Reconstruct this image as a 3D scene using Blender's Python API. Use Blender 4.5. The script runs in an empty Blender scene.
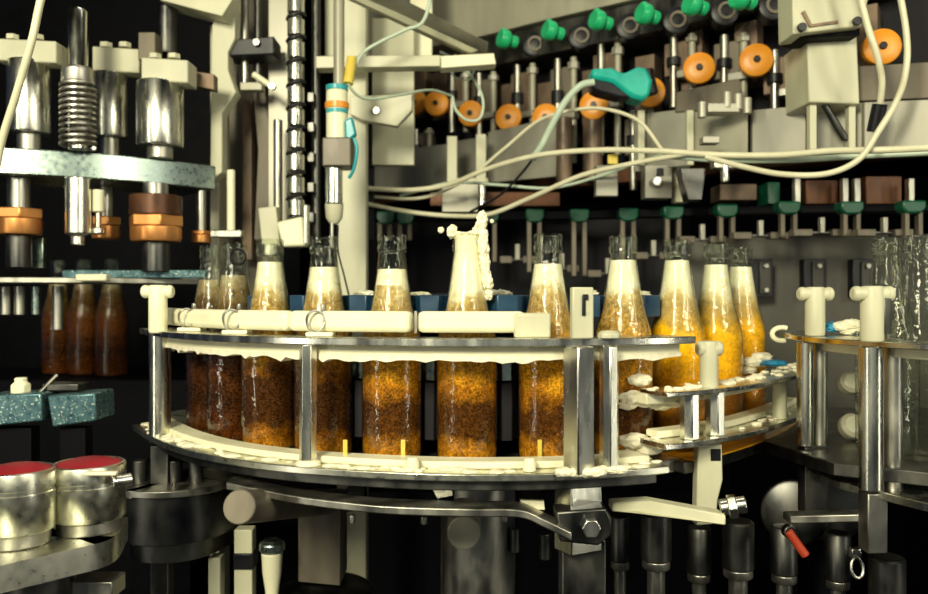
import bpy, bmesh, math, random
from mathutils import Vector, Matrix
random.seed(7)
PI = math.pi
SC = bpy.context.scene
COL = SC.collection
F = 800.0            # focal length in pixels
ZC = 1.165           # camera height
PITCH = 0.0

def P(px, py, d):
    """point of the place seen at that pixel, d metres in front of the camera"""
    return Vector(((px - 464.0) * d / F, d, ZC + (297.0 - py) * d / F))

# ------------------------------------------------------------------ materials
def mat(name):
    m = bpy.data.materials.new(name); m.use_nodes = True
    nt = m.node_tree; nt.nodes.clear()
    out = nt.nodes.new('ShaderNodeOutputMaterial')
    b = nt.nodes.new('ShaderNodeBsdfPrincipled')
    nt.links.new(b.outputs[0], out.inputs[0])
    return m, nt, b, out

def simple(name, c1, c2=None, rough=(.4, .55), metal=0.0, scale=30, detail=4, stretch=(1, 1, 1), bump=0.0, spots=None, contrast=(.35, .65), coat=0, spec=.5):
    m, nt, b, out = mat(name)
    c2 = c2 or c1
    N = nt.nodes.new; L = nt.links.new
    tc = N('ShaderNodeTexCoord'); mp = N('ShaderNodeMapping'); mp.inputs['Scale'].default_value = stretch
    L(tc.outputs['Object'], mp.inputs['Vector'])
    no = N('ShaderNodeTexNoise'); no.inputs['Scale'].default_value = scale; no.inputs['Detail'].default_value = detail
    L(mp.outputs[0], no.inputs['Vector'])
    r = N('ShaderNodeValToRGB'); r.color_ramp.elements[0].position = contrast[0]; r.color_ramp.elements[1].position = contrast[1]
    r.color_ramp.elements[0].color = (*c2, 1); r.color_ramp.elements[1].color = (*c1, 1)
    L(no.outputs['Fac'], r.inputs[0])
    col = r.outputs[0]
    if spots:
        n2 = N('ShaderNodeTexNoise'); n2.inputs['Scale'].default_value = spots[1]; n2.inputs['Detail'].default_value = 3
        L(tc.outputs['Object'], n2.inputs['Vector'])
        r2 = N('ShaderNodeValToRGB'); r2.color_ramp.elements[0].position = spots[2]; r2.color_ramp.elements[1].position = spots[2] + .06
        L(n2.outputs['Fac'], r2.inputs[0])
        mx = N('ShaderNodeMix'); mx.data_type = 'RGBA'
        L(r2.outputs[0], mx.inputs[0]); L(col, mx.inputs[6]); mx.inputs[7].default_value = (*spots[0], 1)
        col = mx.outputs[2]
    L(col, b.inputs['Base Color'])
    mr = N('ShaderNodeMapRange'); mr.inputs[1].default_value = .3; mr.inputs[2].default_value = .7
    mr.inputs[3].default_value = rough[0]; mr.inputs[4].default_value = rough[1]
    L(no.outputs['Fac'], mr.inputs[0]); L(mr.outputs[0], b.inputs['Roughness'])
    b.inputs['Metallic'].default_value = metal
    b.inputs['Coat Weight'].default_value = coat
    b.inputs['Specular IOR Level'].default_value = spec
    if bump:
        bp = N('ShaderNodeBump'); bp.inputs['Strength'].default_value = bump; bp.inputs['Distance'].default_value = .002
        L(no.outputs['Fac'], bp.inputs['Height']); L(bp.outputs[0], b.inputs['Normal'])
    return m

MT = {}
MT['steel'] = simple('polished_steel', (.80, .79, .70), (.60, .59, .52), (.16, .34), 1, 60, 5, (1, 1, .25), .10)
MT['steel_wet'] = simple('wet_steel', (.76, .75, .62), (.68, .67, .56), (.26, .36), 1, 140, 4, (1, 1, 1), .0)
MT['teal_dark'] = simple('wet_teal_casting', (.10, .20, .22), (.045, .11, .135), (.25, .4), .5, 150, 5, (1, 1, 1), .05, ((.50, .58, .50), 330, .60))
MT['post_steel'] = simple('satin_steel', (.74, .73, .63), (.58, .57, .50), (.20, .33), 1, 70, 4, (1, 1, .2), .06)
MT['steel_mid'] = simple('dull_steel', (.50, .48, .42), (.34, .33, .29), (.28, .5), 1, 50, 5, (1, 1, .4), .1)
MT['steel_dark'] = simple('dark_oiled_steel', (.15, .145, .13), (.07, .07, .07), (.28, .5), 1, 40, 4, (1, 1, .5), .1)
MT['steel_teal'] = simple('splashed_steel', (.42, .50, .45), (.30, .39, .37), (.24, .36), 1, 150, 5, (1, 1, 1), .03, ((.70, .74, .62), 300, .72))
MT['cream'] = simple('cream_paint', (.62, .60, .42), (.52, .50, .36), (.35, .5), 0, 25, 5, (1, 1, .4), .05, ((.42, .38, .26), 60, .72))
MT['beige'] = simple('greybeige_sheet', (.40, .38, .285), (.31, .29, .22), (.35, .5), .15, 18, 5, (1, 1, .3), .05, ((.30, .26, .18), 50, .70))
MT['grey'] = simple('grey_brushed_sheet', (.42, .40, .33), (.30, .285, .235), (.35, .5), .45, 14, 5, (1, 1, .35), .05, ((.22, .18, .12), 40, .70))
MT['taupe'] = simple('grimy_taupe', (.20, .17, .125), (.085, .07, .055), (.4, .6), .3, 22, 5, (1, 1, .4), .1)
MT['plastic'] = simple('white_guide_plastic', (.88, .84, .60), (.82, .78, .55), (.3, .42), 0, 30, 3, (1, 1, 1), .03)
MT['black'] = simple('black_metal', (.003, .003, .005), (.002, .002, .003), (.5, .65), 0, 30, 3, spec=.08)
MT['blackp'] = simple('black_plastic', (.010, .010, .013), (.006, .006, .009), (.3, .45), 0, 30, 3, spec=.35)
MT['brass'] = simple('orange_bronze', (.78, .36, .12), (.62, .25, .07), (.28, .42), .75, 40, 4, (1, 1, .3), .05)
MT['rust'] = simple('brown_bronze', (.13, .050, .02), (.06, .025, .012), (.35, .5), .5, 30, 4)
MT['copper'] = simple('grimy_copper', (.27, .185, .125), (.08, .055, .038), (.4, .6), .4, 35, 4, (1, 1, .4))
MT['orange'] = simple('orange_roller_plastic', (.90, .36, .03), (.80, .28, .02), (.3, .42), 0, 30, 4, spots=((.45, .16, .02), 70, .68))
MT['green'] = simple('green_plastic', (.02, .52, .21), (.014, .42, .16), (.25, .4), 0, 40, 3)
MT['dgreen'] = simple('dark_green_plastic', (.006, .10, .05), (.003, .06, .03), (.3, .45), 0, 40, 3)
MT['teal'] = simple('teal_plastic', (.01, .46, .36), (.006, .36, .29), (.25, .4), 0, 40, 3)
MT['tealp'] = simple('turquoise_hose', (.04, .42, .46), (.02, .30, .34), (.3, .4), 0, 40, 3)
MT['hose'] = simple('cream_hose', (.74, .70, .50), (.66, .62, .43), (.3, .42), 0, 40, 3)
MT['ghose'] = simple('pale_green_hose', (.55, .64, .50), (.46, .56, .44), (.3, .42), 0, 40, 3)
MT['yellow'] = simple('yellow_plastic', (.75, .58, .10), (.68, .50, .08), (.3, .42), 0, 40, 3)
MT['blue'] = simple('blue_star_plastic', (.010, .050, .105), (.006, .03, .07), (.25, .4), 0, 40, 4)
MT['bluebit'] = simple('blue_film', (.03, .28, .50), (.02, .2, .4), (.3, .4), 0, 40, 3)
MT['red'] = simple('red_rubber', (.34, .010, .022), (.25, .007, .015), (.4, .55), 0, 40, 3)
MT['redorange'] = simple('red_orange_paint', (.42, .045, .015), (.34, .035, .012), (.35, .5), 0, 40, 3)
MT['wall'] = simple('dark_backdrop_paint', (.004, .004, .006), (.002, .002, .004), (.8, .9), 0, 4, 4, spec=.05)
MT['floor'] = simple('dark_wet_floor', (.010, .010, .010), (.005, .005, .006), (.4, .6), 0, 6, 4, spec=.2)
MT['charcoal'] = simple('charcoal_panel', (.016, .014, .018), (.008, .008, .011), (.5, .65), 0, 20, 4, (1, 1, .2), spec=.2)
MT['olive'] = simple('olive_grey_panel', (.075, .070, .054), (.045, .042, .034), (.4, .6), .3, 22, 5, (1, 1, .5), .08)
MT['foam'] = simple('beer_foam', (.93, .87, .66), (.86, .79, .57), (.55, .7), 0, 160, 4, (1, 1, 1), .35)
MT['residue'] = simple('dried_foam', (.88, .83, .64), (.76, .70, .52), (.5, .7), 0, 120, 4, (1, 1, 1), .5)

def glass_mat():
    m = bpy.data.materials.new('clear_bottle_glass'); m.use_nodes = True
    nt = m.node_tree; nt.nodes.clear(); N = nt.nodes.new; L = nt.links.new
    out = N('ShaderNodeOutputMaterial'); mix = N('ShaderNodeMixShader')
    tr = N('ShaderNodeBsdfTransparent'); tr.inputs[0].default_value = (.93, .95, .90, 1)
    gl = N('ShaderNodeBsdfGlossy'); gl.inputs['Roughness'].default_value = .05; gl.inputs[0].default_value = (1, 1, .95, 1)
    lw = N('ShaderNodeLayerWeight'); lw.inputs[0].default_value = .35
    mr = N('ShaderNodeMapRange'); mr.inputs[3].default_value = .035; mr.inputs[4].default_value = .75
    L(lw.outputs['Facing'], mr.inputs[0])
    pw = N('ShaderNodeMath'); pw.operation = 'POWER'; pw.inputs[1].default_value = 1.4
    L(mr.outputs[0], pw.inputs[0]); L(pw.outputs[0], mix.inputs[0])
    tc = N('ShaderNodeTexCoord'); no = N('ShaderNodeTexNoise'); no.inputs['Scale'].default_value = 130
    L(tc.outputs['Object'], no.inputs['Vector'])
    bp = N('ShaderNodeBump'); bp.inputs['Strength'].default_value = .55; bp.inputs['Distance'].default_value = .002
    L(no.outputs['Fac'], bp.inputs['Height']); L(bp.outputs[0], gl.inputs['Normal'])
    L(tr.outputs[0], mix.inputs[1]); L(gl.outputs[0], mix.inputs[2]); L(mix.outputs[0], out.inputs[0])
    return m
MT['glass'] = glass_mat()

def beer_mat(name, stops, speck=(.55, 1.3), trans=.22, scale=520, ftop=.222, s2r=(.68, 1.22)):
    """fizzing beer: bubbles scatter, the clear part between them transmits; ramp runs over the height in the bottle"""
    m, nt, b, out = mat(name)
    N = nt.nodes.new; L = nt.links.new
    tc = N('ShaderNodeTexCoord'); sx = N('ShaderNodeSeparateXYZ'); L(tc.outputs['Object'], sx.inputs[0])
    oi = N('ShaderNodeObjectInfo')
    va = N('ShaderNodeVectorMath'); va.operation = 'ADD'
    sc_ = N('ShaderNodeMath'); sc_.operation = 'MULTIPLY'; sc_.inputs[1].default_value = 7.3
    L(oi.outputs['Random'], sc_.inputs[0]); L(tc.outputs['Object'], va.inputs[0])
    cb = N('ShaderNodeCombineXYZ'); L(sc_.outputs[0], cb.inputs[0]); L(sc_.outputs[0], cb.inputs[1]); L(cb.outputs[0], va.inputs[1])
    big = N('ShaderNodeTexNoise'); big.inputs['Scale'].default_value = 45; big.inputs['Detail'].default_value = 3
    L(va.outputs[0], big.inputs['Vector'])
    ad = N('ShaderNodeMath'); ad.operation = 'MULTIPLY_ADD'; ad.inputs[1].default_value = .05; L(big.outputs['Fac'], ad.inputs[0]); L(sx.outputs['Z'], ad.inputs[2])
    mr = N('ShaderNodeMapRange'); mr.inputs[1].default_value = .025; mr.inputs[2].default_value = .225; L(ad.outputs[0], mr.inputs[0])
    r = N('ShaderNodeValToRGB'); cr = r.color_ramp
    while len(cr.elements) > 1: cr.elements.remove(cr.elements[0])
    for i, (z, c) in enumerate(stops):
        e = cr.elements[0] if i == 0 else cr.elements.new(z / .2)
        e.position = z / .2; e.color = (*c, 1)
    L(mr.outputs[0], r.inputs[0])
    no = N('ShaderNodeTexNoise'); no.inputs['Scale'].default_value = scale; no.inputs['Detail'].default_value = 3
    L(va.outputs[0], no.inputs['Vector'])
    sp = N('ShaderNodeMapRange'); sp.inputs[1].default_value = .36; sp.inputs[2].default_value = .64; sp.inputs[3].default_value = speck[0]; sp.inputs[4].default_value = speck[1]
    L(no.outputs['Fac'], sp.inputs[0])
    n2 = N('ShaderNodeTexNoise'); n2.inputs['Scale'].default_value = scale * .38; n2.inputs['Detail'].default_value = 2; L(va.outputs[0], n2.inputs['Vector'])
    s2 = N('ShaderNodeMapRange'); s2.inputs[1].default_value = .35; s2.inputs[2].default_value = .65; s2.inputs[3].default_value = s2r[0]; s2.inputs[4].default_value = s2r[1]; L(n2.outputs['Fac'], s2.inputs[0])
    sm = N('ShaderNodeMath'); sm.operation = 'MULTIPLY'; L(sp.outputs[0], sm.inputs[0]); L(s2.outputs[0], sm.inputs[1])
    fz = N('ShaderNodeMapRange'); fz.inputs[1].default_value = ftop - .045; fz.inputs[2].default_value = ftop - .008; L(ad.outputs[0], fz.inputs[0])
    fm = N('ShaderNodeMix'); L(fz.outputs[0], fm.inputs[0]); L(sm.outputs[0], fm.inputs[2]); fm.inputs[3].default_value = 1.0
    mu = N('ShaderNodeVectorMath'); mu.operation = 'SCALE'; L(r.outputs[0], mu.inputs[0]); L(fm.outputs[0], mu.inputs['Scale'])
    L(mu.outputs[0], b.inputs['Base Color'])
    b.inputs['Roughness'].default_value = .25
    b.inputs['IOR'].default_value = 1.2
    tm = N('ShaderNodeMapRange'); tm.inputs[1].default_value = .35; tm.inputs[2].default_value = .6; tm.inputs[3].default_value = trans; tm.inputs[4].default_value = 0
    L(no.outputs['Fac'], tm.inputs[0])
    th = N('ShaderNodeMapRange'); th.inputs[1].default_value = .10; th.inputs[2].default_value = .15; th.inputs[3].default_value = 1; th.inputs[4].default_value = 0; L(ad.outputs[0], th.inputs[0])
    tz = N('ShaderNodeMath'); tz.operation = 'MULTIPLY'; L(tm.outputs[0], tz.inputs[0]); L(th.outputs[0], tz.inputs[1]); L(tz.outputs[0], b.inputs['Transmission Weight'])
    return m
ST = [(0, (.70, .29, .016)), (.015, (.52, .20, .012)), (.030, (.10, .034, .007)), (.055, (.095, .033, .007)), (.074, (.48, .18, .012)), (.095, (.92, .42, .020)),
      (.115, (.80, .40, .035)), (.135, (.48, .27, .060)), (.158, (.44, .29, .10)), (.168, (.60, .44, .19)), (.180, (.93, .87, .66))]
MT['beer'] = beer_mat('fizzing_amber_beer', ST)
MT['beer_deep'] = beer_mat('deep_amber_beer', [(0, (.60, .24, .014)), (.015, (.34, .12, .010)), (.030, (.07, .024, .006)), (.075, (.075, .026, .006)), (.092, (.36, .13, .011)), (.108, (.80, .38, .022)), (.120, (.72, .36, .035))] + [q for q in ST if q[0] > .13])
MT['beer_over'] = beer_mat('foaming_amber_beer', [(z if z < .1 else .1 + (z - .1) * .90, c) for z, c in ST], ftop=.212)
SG = [(0, (.60, .25, .012)), (.03, (.34, .12, .008)), (.055, (.70, .27, .009)), (.080, (1.0, .48, .011)), (.125, (1.0, .50, .011)),
      (.137, (.60, .35, .05)), (.154, (.48, .33, .12)), (.166, (.70, .54, .26)), (.180, (.94, .88, .66))]
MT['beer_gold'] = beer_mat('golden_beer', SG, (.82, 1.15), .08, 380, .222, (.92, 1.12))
SD = [(0, (.12, .032, .005)), (.05, (.045, .014, .004)), (.10, (.13, .036, .006)), (.13, (.10, .040, .010)), (.16, (.13, .075, .025)), (.172, (.30, .21, .10)), (.184, (.42, .36, .23))]  # beer darkened in its colour for bottles standing in shade
MT['beer_shaded'] = beer_mat('shaded_amber_beer', SD, (.6, 1.2), .4, 420)

# ------------------------------------------------------------------ mesh building
class MB:
    def __init__(s): s.bm = bmesh.new()
    def ext(s, pts, vec):
        vs = [s.bm.verts.new(p) for p in pts]; ve = [s.bm.verts.new(Vector(p) + Vector(vec)) for p in pts]
        n = len(vs)
        s.bm.faces.new(vs); s.bm.faces.new(ve[::-1])
        for i in range(n): s.bm.faces.new([vs[i], ve[i], ve[(i + 1) % n], vs[(i + 1) % n]])
        return s
    def px(s, pts, d, thick):
        """an outline facing the camera at distance d with a real thickness"""
        return s.ext([P(x, y, d) for x, y in pts], (0, thick, 0))
    def px3(s, pts, thick):
        return s.ext([P(*q) for q in pts], (0, thick, 0))
    def rect(s, x0, y0, x1, y1, d, thick):
        return s.px([(x0, y0), (x1, y0), (x1, y1), (x0, y1)], d, thick)
    def box(s, c, size, rz=0.0):
        M = Matrix.Translation(c) @ Matrix.Rotation(rz, 4, 'Z') @ Matrix.Diagonal((*size, 1))
        bmesh.ops.create_cube(s.bm, size=1, matrix=M); return s
    def lathe(s, prof, M=Matrix(), seg=32, cap=True):
        """prof: (radius, height) from bottom to top, turned about local Z"""
        rings = []
        for r, z in prof:
            if r < 1e-6: rings.append([s.bm.verts.new(M @ Vector((0, 0, z)))])
            else: rings.append([s.bm.verts.new(M @ Vector((r * math.cos(2 * PI * i / seg), r * math.sin(2 * PI * i / seg), z))) for i in range(seg)])
        for a, b in zip(rings, rings[1:]):
            if len(a) == 1 and len(b) == 1: continue
            for i in range(seg):
                j = (i + 1) % seg
                if len(a) == 1: s.bm.faces.new([a[0], b[j], b[i]])
                elif len(b) == 1: s.bm.faces.new([a[i], a[j], b[0]])
                else: s.bm.faces.new([a[i], a[j], b[j], b[i]])
        if cap:
            if len(rings[0]) > 1: s.bm.faces.new(rings[0][::-1])
            if len(rings[-1]) > 1: s.bm.faces.new(rings[-1])
        return s
    def vcyl(s, cx, y0, y1, w, d, seg=32):
        """upright round bar seen at column cx between rows y0 (top) and y1, w pixels wide"""
        b = P(cx, y1, d); h = (y1 - y0) * d / F; r = w * d / F / 2
        return s.lathe([(r, 0), (r, h)], Matrix.Translation(b), seg)
    def rod(s, a, b, r, seg=20, r2=None):
        a = Vector(a); b = Vector(b); v = b - a
        M = Matrix.Translation(a) @ v.to_track_quat('Z', 'Y').to_matrix().to_4x4()
        return s.lathe([(r, 0), (r if r2 is None else r2, v.length)], M, seg)
    def disc(s, c, r, t, axis=(0, -1, 0), seg=32, prof=None):
        M = Matrix.Translation(c) @ Vector(axis).to_track_quat('Z', 'Y').to_matrix().to_4x4()
        return s.lathe(prof or [(r, 0), (r, t)], M, seg)
    def tube(s, pts, r, seg=10, closed=False):
        pts = [Vector(p) for p in pts]; rings = []; n = len(pts)
        up = Vector((0, 0, 1)); pn = None
        for i, p in enumerate(pts):
            if closed: t = (pts[(i + 1) % n] - pts[i - 1]).normalized()
            else: t = (pts[min(i + 1, n - 1)] - pts[max(i - 1, 0)]).normalized()
            if pn is None:
                a = t.cross(up)
                if a.length < .05: a = t.cross(Vector((1, 0, 0)))
                pn = a.normalized()
            else:
                pn = (pn - t * pn.dot(t)).normalized()
            q = t.cross(pn)
            rings.append([s.bm.verts.new(p + (pn * math.cos(2 * PI * k / seg) + q * math.sin(2 * PI * k / seg)) * r) for k in range(seg)])
        rr = list(zip(rings, rings[1:])) + ([(rings[-1], rings[0])] if closed else [])
        for a, b in rr:
            for k in range(seg):
                s.bm.faces.new([a[k], a[(k + 1) % seg], b[(k + 1) % seg], b[k]])
        if not closed: s.bm.faces.new(rings[0][::-1]); s.bm.faces.new(rings[-1])
        return s
    def band(s, path, o0, o1, z0, z1, wav=None):
        """flat strip swept along a plan path between two sideways offsets and two heights"""
        rings = []; n = len(path)
        for i, (p, nrm) in enumerate(path):
            a = p + nrm * o0; b = p + nrm * o1
            za, zb = (z0, z1) if wav is None else (z0 - wav(i), z1)
            rings.append([s.bm.verts.new((a.x, a.y, za)), s.bm.verts.new((b.x, b.y, za)), s.bm.verts.new((b.x, b.y, zb)), s.bm.verts.new((a.x, a.y, zb))])
        for a, b in zip(rings, rings[1:]):
            for k in range(4): s.bm.faces.new([a[k], a[(k + 1) % 4], b[(k + 1) % 4], b[k]])
        s.bm.faces.new(rings[0][::-1]); s.bm.faces.new(rings[-1])
        return s
    def blob(s, c, r, sq=(1, 1, 1), lump=.12, sub=3):
        g = bmesh.ops.create_icosphere(s.bm, subdivisions=sub, radius=1)
        for v in g['verts']:
            k = 1 + random.uniform(-lump, lump)
            v.co = Vector(c) + Vector((v.co.x * r * sq[0], v.co.y * r * sq[1], v.co.z * r * sq[2])) * k
        return s

def finish(name, mb, m, origin, bev=.0012, smooth=True):
    bm = mb.bm
    bmesh.ops.translate(bm, verts=bm.verts, vec=-Vector(origin))
    bmesh.ops.recalc_face_normals(bm, faces=bm.faces)
    me = bpy.data.meshes.new(name); bm.to_mesh(me); bm.free()
    me.materials.append(MT[m])
    if smooth:
        for p in me.polygons: p.use_smooth = True
        me.set_sharp_from_angle(angle=math.radians(38))
    o = bpy.data.objects.new(name, me); COL.objects.link(o)
    if bev:
        md = o.modifiers.new('bevel', 'BEVEL'); md.width = bev; md.segments = 2; md.limit_method = 'ANGLE'; md.angle_limit = math.radians(45)
    return o

def base_of(mb):
    vs = mb.bm.verts
    xs = [v.co.x for v in vs]; ys = [v.co.y for v in vs]; zs = [v.co.z for v in vs]
    return Vector(((min(xs) + max(xs)) / 2, (min(ys) + max(ys)) / 2, min(zs)))

def tag(o, label, cat, group=None, kind=None):
    o['label'] = label; o['category'] = cat
    if group: o['group'] = group
    if kind: o['kind'] = kind
    return o

def one(name, mb, m, label, cat, group=None, kind=None, bev=.0012):
    c = base_of(mb); o = finish(name, mb, m, c, bev); o.location = c
    return tag(o, label, cat, group, kind)

def thing(name, loc, label, cat, group=None):
    o = bpy.data.objects.new(name, None); COL.objects.link(o); o.location = loc; o.empty_display_size = .02
    return tag(o, label, cat, group)

def part(name, mb, m, parent, bev=.0012, label=None):
    loc = Vector(parent.location)
    g = parent
    while g.parent: g = g.parent; loc = loc + Vector(g.location)
    o = finish(name, mb, m, loc, bev); o.parent = parent
    if label: o['label'] = label
    return o

def copy_tree(o, loc, label, group=None, rz=None):
    c = o.copy(); COL.objects.link(c); c.location = loc; c['label'] = label
    if rz is not None: c.rotation_euler = (0, 0, rz)
    if group: c['group'] = group
    for ch in list(o.children):
        k = ch.copy(); COL.objects.link(k); k.parent = c
        for g in list(ch.children):
            q = g.copy(); COL.objects.link(q); q.parent = k
    return c

def crom(pts, n=12):
    pts = [Vector(p) for p in pts]; q = [pts[0] * 2 - pts[1]] + pts + [pts[-1] * 2 - pts[-2]]; out = []
    for i in range(1, len(q) - 2):
        a, b, c, d = q[i - 1:i + 3]
        for k in range(n):
            t = k / n
            out.append(.5 * ((2 * b) + (c - a) * t + (2 * a - 5 * b + 4 * c - d) * t * t + (3 * b - a - 3 * c + d) * t ** 3))
    out.append(pts[-1]); return out

def plan(pts, n=12):
    """plan path with outward (towards the viewer) normals"""
    c = crom([Vector((p[0], p[1], 0)) for p in pts], n); out = []
    for i, p in enumerate(c):
        t = (c[min(i + 1, len(c) - 1)] - c[max(i - 1, 0)]).normalized()
        out.append((p, Vector((t.y, -t.x, 0))))
    return out

def pxplan(pts, n=12): return plan([((x - 464) * d / F, d) for x, d in pts], n)

def sub(path, x0, x1):
    """the stretch of a plan path whose offset-free points are seen between columns x0 and x1"""
    return [q for q in path if x0 <= 464 + q[0].x / q[0].y * F <= x1]

def at_off(path, px_, off):
    """(point on the path offset by off that is seen at column px_)"""
    best = min(path, key=lambda q: abs(464 + (q[0] + q[1] * off).x / (q[0] + q[1] * off).y * F - px_))
    return best[0] + best[1] * off

# ------------------------------------------------------------------ room
def structure(name, mb, m):
    o = finish(name, mb, m, (0, 0, 0), 0, False); o['kind'] = 'structure'; return o
structure('floor', MB().box((0, .6, -.05), (7, 6, .1)), 'floor')
structure('wall_back', MB().box((0, 3.05, 1.6), (7, .1, 3.2)), 'wall')
structure('ceiling', MB().box((0, .6, 3.25), (7, 6, .1)), 'wall')

# ------------------------------------------------------------------ bottles
BP = [(212, .99), (234, .93), (270, .875), (324, .835), (392, .812), (467, .80), (548, .805), (623, .83), (677, .88), (716, .95), (741, 1.02)]
ZT = 1.0
PATH = pxplan([(176, 1.15), (192, 1.07)] + BP + [(756, 1.09)], 16)
OUT = [(0, 0), (.025, 0), (.0292, .003), (.0305, .010), (.0308, .05), (.0307, .108), (.0303, .118), (.0287, .129), (.0257, .140), (.0218, .154), (.0188, .170), (.0164, .186), (.0146, .200), (.0134, .2085),
       (.0134, .210), (.0150, .2115), (.0150, .216), (.0140, .2175), (.0140, .219), (.0147, .2205), (.0147, .2265), (.0135, .228), (.0115, .228)]
def inner(z0, z1, shrink=.0012):
    pr = [(r - shrink, z) for r, z in OUT if r > .012 and z < .2095]
    def rad(z):
        for (r0, a), (r1, b) in zip(pr, pr[1:]):
            if a <= z <= b: return r0 + (r1 - r0) * (z - a) / (b - a)
        return pr[-1][0]
    zs = sorted({z0, z1} | {z for _, z in pr if z0 < z < z1})
    return [(0, zs[0])] + [(rad(z), z) for z in zs] + [(0, zs[-1])]

BPROTO = {}
def bottle(px_, d, label, kind, group='bottles on the star wheel table', top=.192, z=None):
    """kind: beer material or None for an empty one"""
    loc = Vector(((px_ - 464) * d / F, d, ZT if z is None else z))
    key = (kind, top)
    if key in BPROTO: return copy_tree(BPROTO[key], loc, label, group, random.uniform(0, 6))
    t = thing('beer_bottle' if kind else 'empty_bottle', loc, label, 'bottle', group)
    b = MB(); b.lathe([(r, z) for r, z in OUT], Matrix.Translation(loc), 40, False)
    # inner wall of the mouth
    b.lathe([(.0115, .228), (.0108, .20)], Matrix.Translation(loc), 40, False)
    part('glass', b, 'glass', t, 0)
    if kind:
        fz = top - .016
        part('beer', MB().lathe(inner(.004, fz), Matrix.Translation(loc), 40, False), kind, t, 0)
        part('foam', MB().lathe(inner(fz, top, .0013), Matrix.Translation(loc), 40, False), 'foam' if kind != 'beer_shaded' else 'beer_shaded', t, 0)
    BPROTO[key] = t
    return t
L_ = ['dim brown bottle at the left end of the bottle row, nearest the winged end post',
      'dim brown bottle with tan neck left of the bottle under the screw spindle',
      'foam-necked amber bottle directly under the lower end of the screw spindle',
      'foam-necked amber bottle below the air cylinder, just right of the slim guide post',
      'amber fizzing bottle left of the one that foams over',
      'amber bottle foaming over at the mouth, foam running down its neck',
      'amber fizzing bottle just left of the tall slotted post',
      'amber fizzing bottle just right of the tall slotted post',
      'bright golden bottle, foremost of the golden ones at the right bend',
      'bright golden bottle between two golden bottles, partly behind the winged post',
      'bright golden bottle, rearmost of the golden ones at the right bend']
K_ = ['beer_shaded'] * 2 + ['beer_deep'] * 2 + ['beer'] + ['beer_over'] + ['beer'] * 2 + ['beer_gold'] * 3
TOPS = [.186, .19, .203, .196, .193, .226, .198, .203, .205, .203, .203]
for (x, d), lb, k, tp in zip(BP, L_, K_, TOPS):
    t = bottle(x, d, lb, k, top=tp)
    if tp == .226:
        # foam spilling over
        b = MB(); l = t.location
        for i in range(9):
            a = random.uniform(0, 6.28)
            b.blob(l + Vector((.009 * math.cos(a), .009 * math.sin(a), .228)), .0050, (1, 1, .6))
        for i, (dx, dz) in enumerate([(.011, .232), (.0135, .236), (.0155, .239), (.015, .243), (.0165, .226), (.0155, .219), (.0165, .212), (.0165, .205), (.0175, .199), (.0185, .192), (.019, .186), (.0205, .180), (.0205, .174), (.0215, .168), (-.0150, .230)]):
            b.blob(l + Vector((dx, -.004 + random.uniform(-.003, .003), dz)), random.uniform(.0042, .0062), (.9, 1, 1.25), .3)
        o = part('foam_overflow', b, 'foam', t, 0)
        rm = o.modifiers.new('fuse', 'REMESH'); rm.mode = 'VOXEL'; rm.voxel_size = .0007
        sm = o.modifiers.new('soft', 'SMOOTH'); sm.iterations = 4; sm.factor = .5

# droplets flung off the foaming bottle
for (x, y, r, lb) in [(441, 230, .0030, 'foam fleck hanging in the air left of the foaming mouth'), (478, 224, .0026, 'foam fleck above the foaming mouth, largest of the pair'), (492, 221, .0020, 'small foam fleck up right of the foaming mouth')]:
    one('foam_fleck', MB().blob(P(x, y, .79), r, (1, 1, 1), .2), 'foam', lb, 'foam fleck', bev=0)

# ------------------------------------------------------------------ star wheel table, star wheels
outer = [p + n * .0375 for p, n in PATH]
tb = MB(); tb.ext([Vector((p.x, p.y, ZT - .014)) for p in outer] + [Vector((.40, 1.27, ZT - .014)), Vector((-.33, 1.27, ZT - .014))], (0, 0, .0138))
one('star_wheel_table', tb, 'steel_mid', 'flat round steel table under the row of beer bottles', 'machine table')

cen = [Vector(((x - 464) * d / F, d, 0)) for x, d in BP]
def star(z0, z1, clear, inset):
    pts = []
    for p, n in sub(PATH, 200, 700):
        q = p - n * inset
        dm = min(cen, key=lambda c: (c - q).length)
        k = 0
        while (dm - q).length < clear and k < 60: q = q - n * .001; k += 1
        pts.append(Vector((q.x, q.y, z0)))
    pts += [Vector((.22, 1.25, z0)), Vector((-.22, 1.25, z0))]
    return MB().ext(pts, (0, 0, z1 - z0))
st = thing('bottle_star', Vector((0, 1.15, ZT)), 'blue plastic star wheel with pockets holding the bottle necks', 'star wheel')
part('neck_star', star(1.144, 1.167, .0262, .002), 'blue', st, .001)
part('body_star', star(1.020, 1.079, .0335, .004), 'charcoal', st, .001)
part('spacer_star', star(1.0800, 1.1030, .034, .006), 'steel_teal', st, .001)
part('hub', MB().lathe([(.10, 1.0), (.10, 1.16), (.06, 1.16), (.06, 1.17)], Matrix.Translation((0, 1.15, 0)), 48), 'charcoal', st)
for i, (x, y) in enumerate([(365, 291), (420, 292), (500, 290), (585, 289), (640, 291)]):
    d = .90 if x < 600 else .95
    one('foam_patch', MB().blob(P(x, y + 4, d), .009, (1.5, 1, .55), .25), 'residue',
        ['foam patch on the blue star, left of the amber bottle beside the foaming one', 'foam patch on the blue star, left of the foaming bottle', 'foam patch on the blue star, right of the foaming bottle',
         'foam patch on the blue star beside the tall slotted post', 'foam patch on the blue star left of the foremost golden bottle'][i], 'foam', 'foam patches on the blue star', bev=0)

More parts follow.
